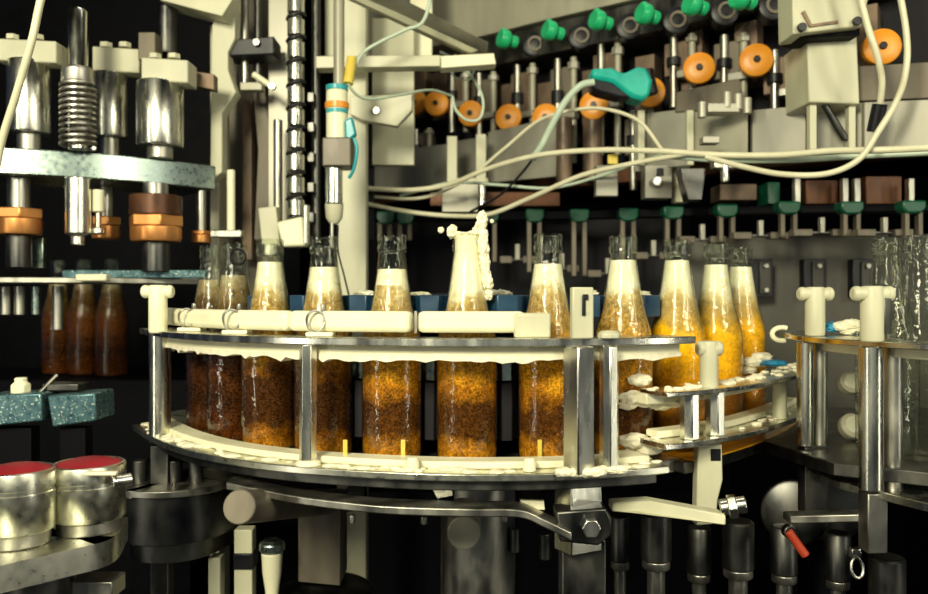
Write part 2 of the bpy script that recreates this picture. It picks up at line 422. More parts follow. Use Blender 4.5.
# ------------------------------------------------------------------ front guide around the bottles
gd = thing('bottle_guide', Vector((-.02, .735, ZT - .002)), 'long curved two-tier steel guide with white rails in front of the beer bottles', 'guide rail')
up = sub(PATH, 203, 640); upr = sub(PATH, 205, 636); lo = sub(PATH, 197, 622)
part('top_plate', MB().band(up, .036, .078, 1.120, 1.127), 'steel', gd, .0008)
part('under_rail', MB().band(upr, .050, .064, 1.1085, 1.1198), 'plastic', gd, .0015)
part('bottom_plate', MB().band(lo, .038, .080, .9985, 1.0055), 'steel_wet', gd, .001)
part('low_rail', MB().band(sub(PATH, 200, 618), .036, .060, 1.0057, 1.0125), 'plastic', gd, .0015)
part('lower_flange', MB().band(sub(PATH, 200, 618), .044, .070, .988, .9983), 'steel_dark', gd, .001)
# thick white hose-like bar lying on the top plate, in three lengths
def roundbar(path, o, z, r, rz=None):
    return MB().tube([Vector(((p + n * o).x, (p + n * o).y, z)) for p, n in path], r, 14)
RB = []
for a, b in [(204, 232), (232, 318), (318, 424), (424, 515)]:
    RB.append(part('top_rail', MB().band(sub(PATH, a, b + 3), .038, .056, 1.1315, 1.1515), 'plastic', gd, .006))
q = at_off(PATH, 533, .05)
part('rail_end_block', MB().box((q.x, q.y, 1.1385), (.034, .020, .023), -.05), 'cream', gd, .002)
for x in (188, 232, 314, 415):
    q = at_off(PATH, x, .0575)
    if x == 415:
        part('rail_seam', MB().box((q.x, q.y, 1.1415), (.0025, .004, .021)), 'steel_mid', gd, .0005); continue
    part('hose_clip', MB().tube([Vector((q.x + .0085 * math.cos(t), q.y - .002 + .002 * math.sin(2 * t), 1.1415 + .0105 * math.sin(t))) for t in [k * 2 * PI / 24 for k in range(24)]], .0013, 8, True), 'steel_mid', gd, 0)
    part('clip_bolt', MB().lathe([(.003, 1.150), (.003, 1.158)], Matrix.Translation((q.x + .006, q.y + .006, 0)), 8), 'steel_mid', gd, .0005)
    part('rail_foot', MB().box((q.x + .004, q.y + .004, 1.1292), (.026, .022, .004)), 'plastic', gd, .001)
def winged(parent, x, d, y0, y1, w, wing, m='cream', nm='post_head'):
    b = P(x, y1, d); h = (y1 - y0) * d / F; r = w * d / F / 2; wr = wing * d / F / 2
    mb = MB(); mb.lathe([(r * .95, 0), (r, .003), (r, h - .004), (r * .9, h)], Matrix.Translation(b), 28)
    c = b + Vector((0, -r * .1, h - .0075)); 
    mb.rod(c + Vector((-wr, 0, 0)), c + Vector((wr, 0, 0)), .0068, 20)
    mb.disc(c + Vector((-wr - .0005, 0, 0)), 0, 0, (1, 0, 0), 20, [(.005, -.002), (.0075, 0), (.0075, .004), (.0065, .005)])
    mb.disc(c + Vector((wr + .0005, 0, 0)), 0, 0, (-1, 0, 0), 20, [(.005, -.002), (.0075, 0), (.0075, .004), (.0065, .005)])
    part(nm, mb, m, parent, .0015)
    return h
# end post on the left
po = thing('guide_post', P(157, 440, .915), 'thick left end post of the guide with a white winged head', 'post', 'posts of the bottle guide')
part('post_body', MB().vcyl(160, 333, 441, 21, .93), 'post_steel', po)
winged(po, 158, .91, 285, 333, 18, 27, 'plastic')
part('lower_leg', MB().rect(150, 446, 168, 1298, .93, .02), 'steel_dark', po)
po = thing('guide_post', at_off(PATH, 310, .0725) + Vector((0, 0, 1.0055)), 'slim bright guide post left of centre with a white foot', 'post', 'posts of the bottle guide')
q = at_off(PATH, 310, .0725)
part('post_body', MB().lathe([(.0084, 1.0055), (.0084, 1.12)], Matrix.Translation(q), 6), 'post_steel', po, .0006)
part('post_foot', MB().lathe([(.0125, 1.0055), (.012, 1.009), (.009, 1.011)], Matrix.Translation(q), 20), 'residue', po)
# tall slotted post and its neighbour
q = at_off(PATH, 577, .078)
po = thing('guide_post', Vector((q.x, q.y, 1.0055)), 'tall flat post with slotted head right of centre', 'post', 'posts of the bottle guide')
part('post_body', MB().box((q.x, q.y, 1.0627), (.0205, .020, .1144), .62), 'post_steel', po)
mb = MB(); mb.box((q.x + .003, q.y + .002, 1.1505), (.020, .010, .047), .12); part('post_head', mb, 'cream', po, .0015)
mb = MB(); mb.box((q.x + .004, q.y - .0035, 1.157), (.003, .003, .018), .12); mb.box((q.x + .0055, q.y - .0035, 1.165), (.005, .003, .005), .12); part('slot', mb, 'blackp', po, .0005)
mb = MB(); [mb.blob(Vector((q.x + dx, q.y - .006, 1.0065)), .006, (1.4, 1, .8)) for dx in (-.014, -.004, .006, .016)]
part('foam_collar', mb, 'residue', po, 0)
q2 = at_off(PATH, 609, .074)
po = thing('guide_post', Vector((q2.x, q2.y, 1.0055)), 'narrow dark-faced post close beside the tall slotted post', 'post', 'posts of the bottle guide')
part('post_body', MB().lathe([(.0088, 1.0055), (.0088, 1.12)], Matrix.Translation(q2), 8), 'post_steel', po, .0008)
part('post_head', MB().lathe([(.011, 1.127), (.011, 1.131), (.007, 1.134)], Matrix.Translation(q2), 8), 'cream', po, .0008)
mb = MB(); [mb.blob(Vector((q2.x + dx, q2.y - .006, 1.0065)), .005, (1.4, 1, .8)) for dx in (-.008, .002, .010)]
part('foam_collar', mb, 'residue', po, 0)
# foam residue below the under rail: one irregular crust
random.seed(3)
wv = [max(0, random.gauss(.0015, .0022)) for _ in range(400)]
wv = [(wv[i] * 1 + wv[i + 1] * 2 + wv[i + 2]) / 4 + .0006 for i in range(390)]
for i in (8, 21, 30, 44, 52, 60): wv[i] += .0035
res = MB().band(upr, .0490, .0652, 1.1080, 1.1110, lambda i: wv[i])
one('foam_crust', res, 'residue', 'ragged foam dripping along the underside of the curved white rail', 'foam', kind='stuff', bev=0)
mb = MB(); mb.bm.verts.ensure_lookup_table()
for p, n in sub(PATH, 200, 620)[::2]:
    for k in range(2):
        o_ = random.uniform(.040, .074); c = p + n * o_
        mb.blob(Vector((c.x, c.y, 1.0058)), random.uniform(.002, .006), (1.6, 1, .5), .15, 2)
one('foam_spatter', mb, 'residue', 'wet foam spatter along the lower plate of the long curved guide', 'foam', kind='stuff', bev=0)
for x, o_, lb in [(415, .07, 'white peg on the lower plate between the two middle amber bottles'), (526, .07, 'white peg on the lower plate just left of the tall slotted post')]:
    q = at_off(PATH, x, o_); one('guide_peg', MB().lathe([(.006, 1.0057), (.006, 1.014), (.0045, 1.018)], Matrix.Translation(q), 16), 'plastic', lb, 'peg', 'pegs on the lower guide plate')
for x, lb in [(345, 'painted yellow glint at the foot of the amber bottle right of the slim post'), (403, 'painted yellow glint at the foot of the amber bottle left of the foaming one'), (540, 'painted yellow glint at the foot of the amber bottle left of the tall slotted post')]:
    d = .772; one('yellow_glint', MB().rect(x - 2.2, 440, x + 2.2, 460, d, .003), 'yellow', lb, 'strip', 'painted glints at the bottle feet', bev=.0005)  # thin bar coloured as the refracted yellow glint in the beer

# ------------------------------------------------------------------ low guide at the right bend
g2 = thing('bend_guide', Vector((.25, .78, 1.02)), 'short two-tier steel guide around the golden bottles at the right bend', 'guide rail')
seg = [q for q in PATH if q[0].x > .155]
part('top_plate', MB().band(seg, .043, .085, 1.071, 1.0755), 'steel', g2, .0008)
part('bottom_plate', MB().band(seg, .043, .083, 1.021, 1.0265), 'steel', g2, .0008)
part('top_rail', MB().band(seg[:-2], .036, .054, 1.060, 1.0708), 'plastic', g2, .0015)
part('low_rail', MB().band(seg[2:-4], .036, .056, 1.0268, 1.034), 'plastic', g2, .0015)
for x, w, lb in [(690, .0095, None), (716, .0095, None)]:
    q = at_off(PATH, x, .070); part('spacer', MB().lathe([(w, 1.0266), (w, 1.071)], Matrix.Translation(q), 8), 'steel', g2, .0008)
q = at_off(PATH, 780, .07); part('spacer', MB().lathe([(.008, 1.0266), (.008, 1.071)], Matrix.Translation(q), 16), 'cream', g2, .0008)
q = at_off(PATH, 709, .069)
po = thing('guide_post', Vector((q.x, q.y, .95)), 'winged white post in front of the golden bottles', 'post', 'posts of the bend guide')
winged(po, 709, q.y, 341, 394, 18, 21, 'cream')
mb = MB(); mb.px([(698, 444), (722, 444), (723, 480), (718, 500), (716, 524), (696, 526)], q.y, .016); part('lower_leg', mb, 'cream', po, .0015)
part('leg_recess', MB().rect(711, 449, 721, 461, q.y - .001, .004), 'blackp', po, .0005)
mb = MB()
for p, n in seg[::2]:
    for k in range(3):
        c = p + n * random.uniform(.045, .070); mb.blob(Vector((c.x, c.y, random.choice([1.076, 1.076, 1.0275]))), random.uniform(.0015, .004), (1.6, 1, .6), .15, 2)
one('foam_spatter', mb, 'residue', 'wet foam spatter on the plates around the golden bottles', 'foam', kind='stuff', bev=0)
mb = MB(); [mb.blob(P(x, y, .80), r, (1.5, 1, .8), .14) for x, y, r in [(632, 398, .009), (645, 401, .008), (660, 404, .008), (674, 402, .007), (640, 380, .008), (628, 405, .006), (634, 441, .010), (650, 448, .009), (628, 455, .008)]]
one('foam_clump', mb, 'residue', 'thick foam clump where the long guide meets the golden bottles', 'foam', kind='stuff', bev=0)
one('blue_scrap', MB().blob(P(773, 363, .96), .012, (1.3, 1, .32), .2), 'bluebit', 'small blue scrap lying behind the rim of the bend guide', 'scrap', bev=0)
mb = MB(); [mb.blob(P(x, y, .97), r, (1.5, 1, .6), .14) for x, y, r in [(752, 362, .010), (762, 357, .009), (745, 370, .009)]]
one('foam_clump', mb, 'residue', 'foam clump beside the blue scrap at the right bend', 'foam', kind='stuff', bev=0)
# amber sheet coloured as the golden bottles' reflection below the bend
mb = MB().band([q for q in PATH if q[0].x > .19], -.02, .052, .9870, .9985)
one('drip_tray', mb, 'steel_dark', 'dark curved drip tray under the golden bottles', 'tray')
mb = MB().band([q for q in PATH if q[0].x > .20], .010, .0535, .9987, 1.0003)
MT['painted_sheen'] = simple('amber_reflection', (.92, .46, .02), (.75, .32, .015), (.08, .15), 0, 30, 3)  # amber colour stands in for the bottle bottoms mirrored in the steel
one('bottle_reflection', mb, 'painted_sheen', 'amber sheet painted as the reflection of the golden bottles', 'painted reflection', kind='stuff', bev=0)

# ------------------------------------------------------------------ right guide
RP = pxplan([(786, 1.02), (795, .95), (808, .885), (835, .83), (876, .785), (928, .735), (985, .70)], 12)
# inside of this bend is on its far right: offsets run away from the viewer
g3 = thing('side_guide', Vector((.40, .80, .97)), 'curved two-tier steel guide at the right edge with empty bottles', 'guide rail')
part('top_plate', MB().band(RP, -.05, .012, 1.1165, 1.1225), 'steel', g3, .0008)
part('under_rail', MB().band(RP[14:], -.05, -.012, 1.106, 1.1163), 'plastic', g3, .0015)
part('bottom_plate', MB().band(RP[16:], -.08, .006, .969, .977), 'steel', g3, .0008)
mb = MB(); c = P(782, 334, .96); mb.tube([c + Vector((.012 * math.cos(t), 0, .008 * math.sin(t))) for t in [PI * .35 + i * PI * 1.25 / 12 for i in range(13)]], .003, 10)
part('end_curl', mb, 'plastic', g3, 0)
po = thing('guide_post', P(815, 474, .87), 'winged post of the right guide, next to the golden bottles', 'post', 'posts of the side guide')
winged(po, 815, .865, 287, 336, 19, 30, 'cream')
mb = MB(); mb.vcyl(805, 342, 446, 16, .875, 20); part('post_body', mb, 'post_steel', po)
part('post_body', MB().vcyl(820, 342, 446, 14, .885, 20), 'steel_mid', po)
part('lower_leg', MB().rect(805, 446, 828, 515, .87, .02), 'steel_dark', po)
po = thing('guide_post', P(875, 552, .775), 'thick post of the right guide in front of the empty bottles', 'post', 'posts of the side guide')
winged(po, 872, .772, 286, 342, 22, 36, 'cream')
part('slot', MB().rect(884, 298, 892, 334, .765, .012), 'steel_dark', po)
part('post_body', MB().vcyl(871, 346, 490, 23, .78, 28), 'post_steel', po)
part('post_body', MB().vcyl(893, 346, 500, 18, .79, 28), 'steel_mid', po)
part('lower_leg', MB().rect(868, 494, 888, 554, .775, .02), 'steel_mid', po)
BPROTO.clear()
bottle(887, .85, 'clear empty bottle directly behind the thick right guide post', None, 'empty bottles at the right edge')
bottle(919, .82, 'clear empty bottle at the right edge of the picture', None, 'empty bottles at the right edge')
tb = MB(); tb.ext([Vector((.33, .99, .986)), Vector((.37, .80, .986)), Vector((.46, .74, .986)), Vector((.62, .72, .986)), Vector((.7, 1.2, .986)), Vector((.45, 1.2, .986))], (0, 0, .0135))
one('infeed_table', tb, 'steel_dark', 'steel table under the empty bottles at the right edge', 'machine table')
for i, (x, y, r) in enumerate([(848, 385, .013), (850, 428, .015)]):
    one('white_roller', MB().disc(P(x, y, .93), r, .012, (0, -1, .5), 24, [(r * .6, -.004), (r, 0), (r, .010), (r * .7, .014), (0, .014)]), 'beige',
        ['upper pale wheel between the two right guide posts', 'lower pale wheel between the two right guide posts'][i], 'wheel')
one('blue_scrap', MB().blob(P(832, 327, .89), .011, (1.3, 1, .5), .2), 'bluebit', 'blue scrap on the right guide between its two posts', 'scrap', bev=0)
mb = MB(); [mb.blob(P(x, y, .88), r, (1.4, 1, .7), .14) for x, y, r in [(843, 326, .008), (852, 324, .008), (848, 331, .006), (860, 328, .006)]]
one('foam_clump', mb, 'residue', 'foam clump beside the blue scrap on the right guide', 'foam', kind='stuff', bev=0)
one('green_strip', MB().rect(906, 468, 990, 488, .86, .01), 'dgreen', 'green strip low at the right edge below the empty bottles', 'panel')

# ------------------------------------------------------------------ machine bed under the guide
mb = MB().vcyl(478, 503, 594, 74, .98, 40); c = P(478, 503, .98)
po = thing('centre_pedestal', Vector((c.x, c.y, 0)), 'thick round steel column under the middle of the star wheel table', 'column')
part('shaft', MB().lathe([(.0455, 0.001), (.0455, ZT - .016)], Matrix.Translation((c.x, c.y, 0)), 48), 'steel_mid', po)
part('floor_flange', MB().lathe([(.09, 0), (.09, .02), (.05, .024)], Matrix.Translation((c.x, c.y, 0)), 48), 'steel_dark', po)
c = P(464, 533, .86)
one('bar_stub', MB().rod(c, c + Vector((0, .09, 0)), .0182, 32), 'beige', 'round bar end facing forward on the thick centre column', 'bar end')
c = P(239, 507, .735)
one('cross_tube', MB().rod(c, P(352, 500, 1.12), .0158, 32), 'taupe', 'round tube with flat closed end under the left half of the guide', 'tube')
rail = [(226, 486, .80), (290, 499, .765), (350, 507, .745), (400, 511, .735), (470, 513, .73), (520, 514, .735), (545, 524, .73), (572, 537, .728)]
pts = crom([P(*q) for q in rail], 8)
mb = MB()
for_r = []
for p in pts: for_r.append([mb.bm.verts.new(p + Vector((0, dy, dz))) for dy, dz in [(0, -.0038), (.03, -.0038), (.03, .0038), (0, .0038)]])
for a, b in zip(for_r, for_r[1:]):
    for k in range(4): mb.bm.faces.new([a[k], a[(k + 1) % 4], b[(k + 1) % 4], b[k]])
mb.bm.faces.new(for_r[0]); mb.bm.faces.new(for_r[-1])
lr = thing('bracket_rail', P(400, 515, .75), 'bowed flat steel rail hanging below the long curved guide', 'rail')
part('rail_strip', mb, 'steel_mid', lr)
for x, y, d in [(352, 519, .765), (424, 520, .755), (505, 517, .755)]: part('bolt', MB().vcyl(x, y - 4, y + 4, 7, d, 6), 'steel_mid', lr, .0005)
for x, d, lb in [(356, .775, 'small black clamp under the guide, left of centre'), (445, .77, 'pale topped clamp under the guide at the centre'), (532, .77, 'clamp with white tip under the guide, left of the square leg')]:
    t = thing('rail_clamp', P(x, 508, d), lb, 'clamp', 'clamps under the guide')
    part('clamp_body', MB().rect(x - 9, 486, x + 9, 508, d, .02), 'black', t)
    if x == 445: part('clamp_top', MB().px([(x - 14, 486), (x + 6, 484), (x + 8, 496), (x - 8, 499)], d - .006, .005), 'steel', t, .0006)
    if x == 532: part('clamp_tip', MB().px([(x - 12, 500), (x + 12, 501), (x + 13, 510), (x - 8, 510)], d - .006, .006), 'plastic', t, .0006)
lg = thing('square_leg', P(580, 594, .745), 'square leg below the tall slotted post with a cream left face', 'leg')
part('leg_tube', MB().box(P(578, 512, .765) + Vector((0, 0, 0)), (.036, .028, .072), .5), 'steel', lg)
part('clamp_block', MB().px([(556, 512), (606, 508), (612, 520), (612, 536), (598, 546), (560, 542)], .735, .03), 'steel_dark', lg, .002)
part('bolt', MB().disc(P(590, 526, .735), .009, .010, (0, -1, 0), 6), 'steel', lg, .0008)
part('lower_tube', MB().rect(562, 540, 606, 1514, .765, .03), 'steel_dark', lg)
ar = thing('support_strut', P(660, 520, .73), 'cream flat arm running low to the foot of the winged golden bottle post', 'arm')
part('arm_bar', MB().px3([(612, 503, .80), (650, 501, .77), (726, 515, .73), (726, 526, .73), (640, 514, .77), (612, 512, .80)], .02), 'cream', ar, .0015)
part('clamp_bolt', MB().rod(P(720, 508, .74), P(746, 504, .735), .008, 12), 'steel', ar, .001)
part('bolt_nut', MB().rod(P(728, 507, .736), P(737, 506, .734), .0115, 6), 'steel', ar, .001)
for x, y, r, d, lb in [(794, 506, 32, .92, 'larger dark round plate at the low right, behind the red-orange handle'), (829, 500, 34, .97, 'dark round plate between the two right guide posts, low down')]:
    t = thing('round_plate', Vector((P(x, y, d).x, d + .02, 0)), lb, 'plate')
    part('disc', MB().disc(P(x, y + 6, d), 0, 0, (-.35, -1, .1), 40, [(r * d / F, 0), (r * d / F, .006), (r * d / F * .9, .008), (0, .008)]), 'steel_dark', t)
    part('stand', MB().lathe([(.012, 0), (.012, P(x, y + 6, d).z)], Matrix.Translation((P(x, y, d).x, d + .02, 0)), 16), 'black', t)
one('low_bar', MB().px3([(790, 516, .84), (868, 514, .80), (868, 522, .80), (790, 524, .84)], .02), 'steel_mid', 'horizontal bar low at the right reaching the thick right post', 'bar')
ha = thing('red_lever', P(799, 545, .82), 'red-orange lever handle among the dark lifters at lower right', 'handle')
part('grip', MB().rod(P(788, 531, .825), P(806, 556, .82), .0045, 16), 'redorange', ha)
part('pivot', MB().disc(P(787, 530, .835), .007, .010), 'steel_dark', ha)
ri = thing('key_ring', P(857, 560, .80), 'small bright ring hanging from a clip low at the right', 'ring')
part('ring', MB().tube([P(857, 568, .80) + Vector((.006 * math.cos(t), .002 * math.sin(t), .0095 * math.sin(t))) for t in [i * 2 * PI / 24 for i in range(24)]], .0016, 8, True), 'steel', ri, 0)
part('clip', MB().rect(852, 549, 862, 559, .805, .008), 'steel', ri)
# bottle lifters
LF = [(620, 515, 20, .92, 'dark bottle lifter, leftmost of the row right of the square leg'), (656, 512, 30, .88, 'dark bottle lifter left of the winged post leg'), (699, 526, 24, .90, 'dark bottle lifter right under the winged post leg'),
      (738, 520, 31, .87, 'dark bottle lifter under the bright arm bolt'), (784, 526, 26, .88, 'dark bottle lifter behind the red-orange handle'), (838, 532, 24, .88, 'dark bottle lifter beside the small hanging ring'), (887, 556, 34, .84, 'dark bottle lifter below the thick right guide post')]
for x, y, w, d, lb in LF:
    r = w * d / F / 2; c = P(x, y, d)
    t = thing('bottle_lifter', Vector((c.x, c.y, 0)), lb, 'lifter', 'bottle lifters at lower right')
    M = Matrix.Translation((c.x, c.y, 0)); z = c.z
    part('sleeve', MB().lathe([(r, z - .052), (r, z - .003), (r * .85, z)], M, 28), 'steel_dark', t)
    part('collar', MB().lathe([(r * .85, z - .062), (r * .92, z - .060), (r * .92, z - .052)], M, 28), 'steel_mid', t)
    part('piston_rod', MB().lathe([(r * .58, 0), (r * .58, z - .062)], M, 24), 'steel_mid', t)
for i, (x, y, w, h) in enumerate([(515, 528, 10, 24), (545, 533, 12, 26)]):
    one('hanging_pin', MB().vcyl(x, y, y + h, w, .95, 16), 'steel_dark', ['left one of two dark pins right of the thick centre column', 'right one of two dark pins, nearer the square leg'][i], 'pin')
one('bed_girder', MB().box((-.05, 1.40, .86), (1.0, .10, .05)), 'black', 'black machine beam far back under the star wheel table', 'beam')

# ------------------------------------------------------------------ lower left
pl = thing('clamp_plate', P(60, 594, .70), 'bright curved steel plate low at the left carrying two red-topped cylinders', 'plate')
arc = pxplan([(-60, .62), (0, .655), (60, .69), (112, .73), (128, .80)], 10)
part('plate_ring', MB().band(arc, -.10, .0, .922, .945), 'steel_wet', pl, .002)
part('plate_lug', MB().rect(62, 582, 112, 600, .74, .03), 'steel_mid', pl)
part('plate_pillar', MB().lathe([(.03, 0), (.03, .9215)], Matrix.Translation(P(40, 297, .74) - Vector((0, 0, ZC))), 32), 'steel_dark', pl)
for x, y0, d, lb in [(18, 468, .715, 'left red-topped steel cylinder, cut by the picture edge'), (89, 462, .755, 'right red-topped steel cylinder beside a small side bolt')]:
    r = 34.5 * d / F; c = P(x, 0, d); z1 = P(x, y0, d).z; zb = .9452; M = Matrix.Translation((c.x, c.y, 0))
    t = thing('clamp_cylinder', Vector((c.x, c.y, zb)), lb, 'cylinder', 'red-topped cylinders at lower left')
    part('neck', MB().lathe([(r * .86, zb), (r * .86, zb + .012)], M, 36), 'steel_mid', t)
    part('body', MB().lathe([(r * .96, zb + .012), (r, zb + .014), (r, z1 - .020), (r * .97, z1 - .019), (r * .97, z1 - .016), (r, z1 - .015), (r, z1 - .002), (r * .97, z1), (r * .90, z1), (r * .90, z1 - .004)], M, 48), 'steel_wet', t)
    part('red_top', MB().lathe([(r * .90, z1 - .006), (r * .90, z1 - .001), (r * .5, z1 + .003), (0, z1 + .003)], M, 40), 'red', t)
    if x == 89:
        part('side_bolt', MB().rod(P(112, 482, .725), P(132, 479, .735), .006, 12), 'steel', t)
        part('band_strip', MB().rect(84, 472, 116, 476, .7185, .006), 'plastic', t)
for x0, x1, lb in [(-20, 41, 'left teal-splashed steel block with a white knob at the left edge'), (47, 95, 'right teal-splashed steel block of the pair at the left edge')]:
    t = thing('clamp_jaw', Vector((P((x0 + x1) / 2, 424, .90).x, .925, 0)), lb, 'block', 'teal splashed blocks')
    part('jaw', MB().px([(x0, 396), (x1, 393), (x1 + 1, 421), (x0 + 5, 427)], .90, .05), 'teal_dark', t, .002)
    part('pillar', MB().rect(x0 + 12, 428, x1 - 10, 1600, .915, .02), 'black', t)
    if x0 < 0:
        part('knob', MB().lathe([(.011, 0), (.011, .010), (.007, .013), (.007, .018)], Matrix.Translation(P(21, 393, .925)), 8), 'plastic', t)
    else:
        part('pin', MB().rod(P(40, 392, .915), P(57, 375, .93), .0022, 10), 'steel_mid', t, 0)
        part('cap_strip', MB().rect(42, 384, 78, 391, .92, .03), 'steel_dark', t)
random.seed(12)
BPROTO.clear()
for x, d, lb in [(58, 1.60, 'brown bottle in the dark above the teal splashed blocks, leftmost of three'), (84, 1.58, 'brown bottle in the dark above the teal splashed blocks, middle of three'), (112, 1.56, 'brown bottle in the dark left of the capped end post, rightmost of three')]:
    bottle(x, d, lb, 'beer_shaded', 'brown bottles in the dark at left', .186, 1.0105)
one('conveyor', MB().box((-.84, 1.62, .505), (.66, .26, 1.01)), 'black', 'dark conveyor under the brown bottles at the left', 'conveyor')
dr = thing('segmented_drum', P(180, 560, .98), 'dark segmented drum under the left end of the guide', 'drum')
darc = pxplan([(112, .93), (135, .90), (175, .90), (215, .93), (250, 1.0)], 8)
part('drum_wall', MB().band(darc, -.10, 0, .885, .94), 'steel_dark', dr)
part('drum_rim', MB().band(darc, -.10, .006, .940, .948), 'steel_mid', dr)
part('drum_foot', MB().band(darc, -.09, -.012, .862, .884), 'steel_dark', dr)
for x in (140, 158, 175, 196): part('drum_stud', MB().vcyl(x, 460, 486, 14, .94, 16), 'steel_dark', dr)
for x, y, w, lb in [(214, 558, 12, 'short pale post low at the left, left of the banded one'), (243, 530, 18, 'tall pale post with a black band under the tube end')]:
    t = thing('pale_post', P(x, 594, .95), lb, 'post')
    part('shaft', MB().rect(x - w / 2, y, x + w / 2, 1277, .95, .02), 'cream', t)
    if w == 18: part('band', MB().rect(x - 10, 554, x + 10, 570, .947, .026), 'blackp', t)
t = thing('white_bobbin', P(272, 594, .95), 'white bottle-shaped bobbin with teal cap under the guide', 'bobbin')
c = P(272, 0, .95); z0 = P(0, 590, .95).z; M = Matrix.Translation((c.x, c.y, z0))
part('body', MB().lathe([(.006, -.03), (.008, 0), (.011, .02), (.0125, .045)], M, 24), 'plastic', t)
part('cap', MB().lathe([(.0125, .045), (.015, .048), (.015, .056), (.010, .060)], M, 24), 'steel_teal', t)
one('bed_block', MB().px([(298, 512), (340, 506), (340, 586), (298, 582)], .99, .06), 'taupe', 'grey block standing under the guide left of the thick column', 'block')
one('bed_disc', MB().disc(P(325, 592, 1.0), 0, 0, (0, -.1, 1), 40, [(.02, -.79), (.02, -.02), (.06, -.02), (.06, 0), (.03, .003), (0, .003)]), 'steel_dark', 'dark round disc at the foot of the grey block', 'disc')
one('void_backing', MB().box((-.9, 2.05, 1.0), (1.0, .2, 2.0)), 'black', 'black box standing for the dark void far back behind the left pistons', 'cabinet')  # black box added so the empty space here reads as dark void

# ------------------------------------------------------------------ upper left: piston ring
pr = pxplan([(-70, 1.04), (5, 1.065), (80, 1.10), (150, 1.15), (216, 1.22)], 8)
zt = 1.165 + 150 * 1.065 / F
ring = thing('piston_plate', P(100, 178, 1.1), 'splashed steel ring plate carrying the pistons at upper left', 'plate')
part('plate_edge', MB().band(pr, -.12, 0, zt - .036, zt), 'steel_teal', ring, .002)
def piston(x, y0, y1, w, d, lb, cap):
    r = w * d / F / 2; c = P(x, 0, d); M = Matrix.Translation((c.x, c.y, 0)); z0 = P(x, y1, d).z; z1 = P(x, y0, d).z
    t = thing('piston', Vector((c.x, c.y, zt)), lb, 'piston', 'steel pistons at upper left')
    part('neck', MB().lathe([(r * .55, zt), (r * .55, z0)], M, 28), 'steel_mid', t)
    part('barrel', MB().lathe([(r * .97, z0), (r, z0 + .003), (r, z1 - .002), (r * .96, z1)], M, 40), 'steel', t)
    x0, ya, x1, yb = cap
    cb = part('cap_block', MB().px([(x0, ya), (x1, ya + 3), (x1, yb + 3), (x0, yb)], d - r * .75, r * 1.2), 'cream', t, .002)
    for k in (.3, .7): part('cap_bolt', MB().vcyl(x0 + (x1 - x0) * k, ya - 3, ya + 2, 13, d, 6), 'cream', cb, .0008)
piston(29, 62, 134, 40, 1.10, 'steel piston at the left edge behind the pale slanting hose', (-6, 38, 56, 60))
piston(110, 74, 138, 34, 1.19, 'steel piston right behind the coil spring', (92, 46, 139, 70))
piston(160, 83, 147, 45, 1.16, 'steel piston right of the coil spring, nearest the tall frame', (141, 57, 188, 80))
part_t = thing('spring_rod', P(78, 150, 1.07), 'steel rod with a coil spring standing among the pistons', 'rod')
c = P(78, 0, 1.085); M = Matrix.Translation((c.x, c.y, 0)); Z = lambda y, d=1.085: P(0, y, d).z
part('upper_rod', MB().lathe([(.0125, Z(150)), (.0125, Z(12)), (.010, Z(9))], M, 28), 'steel', part_t)
part('collar', MB().lathe([(.020, Z(84)), (.021, Z(82)), (.021, Z(70)), (.018, Z(68))], M, 28), 'steel_mid', part_t)
part('coil_spring', MB().tube([c + Vector((.0215 * math.cos(a), .0215 * math.sin(a), Z(148) - c.z + (Z(84) - Z(148)) * a / (2 * PI * 11))) for a in [i * 2 * PI / 20 for i in range(221)]], .0027, 8), 'steel_mid', part_t, 0)
part('lower_rod', MB().lathe([(.009, Z(245)), (.009, Z(236)), (.0165, Z(234)), (.0165, Z(190)), (.0165, Z(178))], M, 28), 'steel', part_t)
t = thing('thumb_pin', P(98, 235, 1.10), 'small bright pin right of the lower spring rod', 'pin')
part('head', MB().vcyl(98, 190, 212, 12, 1.10, 16), 'plastic', t); part('shank', MB().vcyl(98, 212, 228, 6, 1.10, 12), 'steel', t); part('foot', MB().vcyl(98, 228, 234, 14, 1.10, 16), 'steel', t)
def nut(x, yt, ym, yb, w, d, lb, brown=None, below=None, wb=None):
    r = w * d / F / 2; c = P(x, 0, d); M = Matrix.Translation((c.x, c.y, 0)); z = lambda y: P(0, y, d).z
    t = thing('bronze_nut', Vector((c.x, c.y, z(yb))), lb, 'nut', 'bronze nuts below the piston plate')
    part('hex', MB().lathe([(r, z(ym)), (r, z(yt))], M, 6), 'brass', t, .0015)
    part('ring', MB().lathe([(r * .86, z(yb)), (r * .9, z(yb - 3)), (r * .9, z(ym))], M, 36), 'brass', t)
    part('stem', MB().lathe([(r * .45, z(yt) - .001), (r * .45, zt - .0362)], M, 24), 'steel_mid', t)
    if brown: part('sleeve', MB().lathe([(r * .93, z(yt)), (r * .93, z(brown))], M, 32), 'rust', t)
    if below: part('lower_shaft', MB().lathe([(r * .5, z(below)), (r * .5, z(yb))], M, 28), 'steel_dark' if wb is None else wb, t)
nut(19, 209, 219, 235, 47, 1.10, 'orange bronze nut at the left edge below the piston plate', None, 268)
nut(106, 217, 226, 239, 30, 1.19, 'small bronze nut behind the bright thumb pin')
nut(156, 216, 227, 242, 54, 1.15, 'orange bronze nut under a brown sleeve, below the right piston', 196, 272)
nut(201, 231, 235, 243, 22, 1.22, 'dull small bronze nut by the tall frame')
one('bright_slip', MB().rect(33, 237, 43, 268, 1.12, .01), 'steel_teal', 'pale upright strip under the left bronze nut', 'strip')
lp = thing('guide_strip', P(100, 285, 1.12), 'thin dark plate with pale patches below the bronze nuts', 'plate')
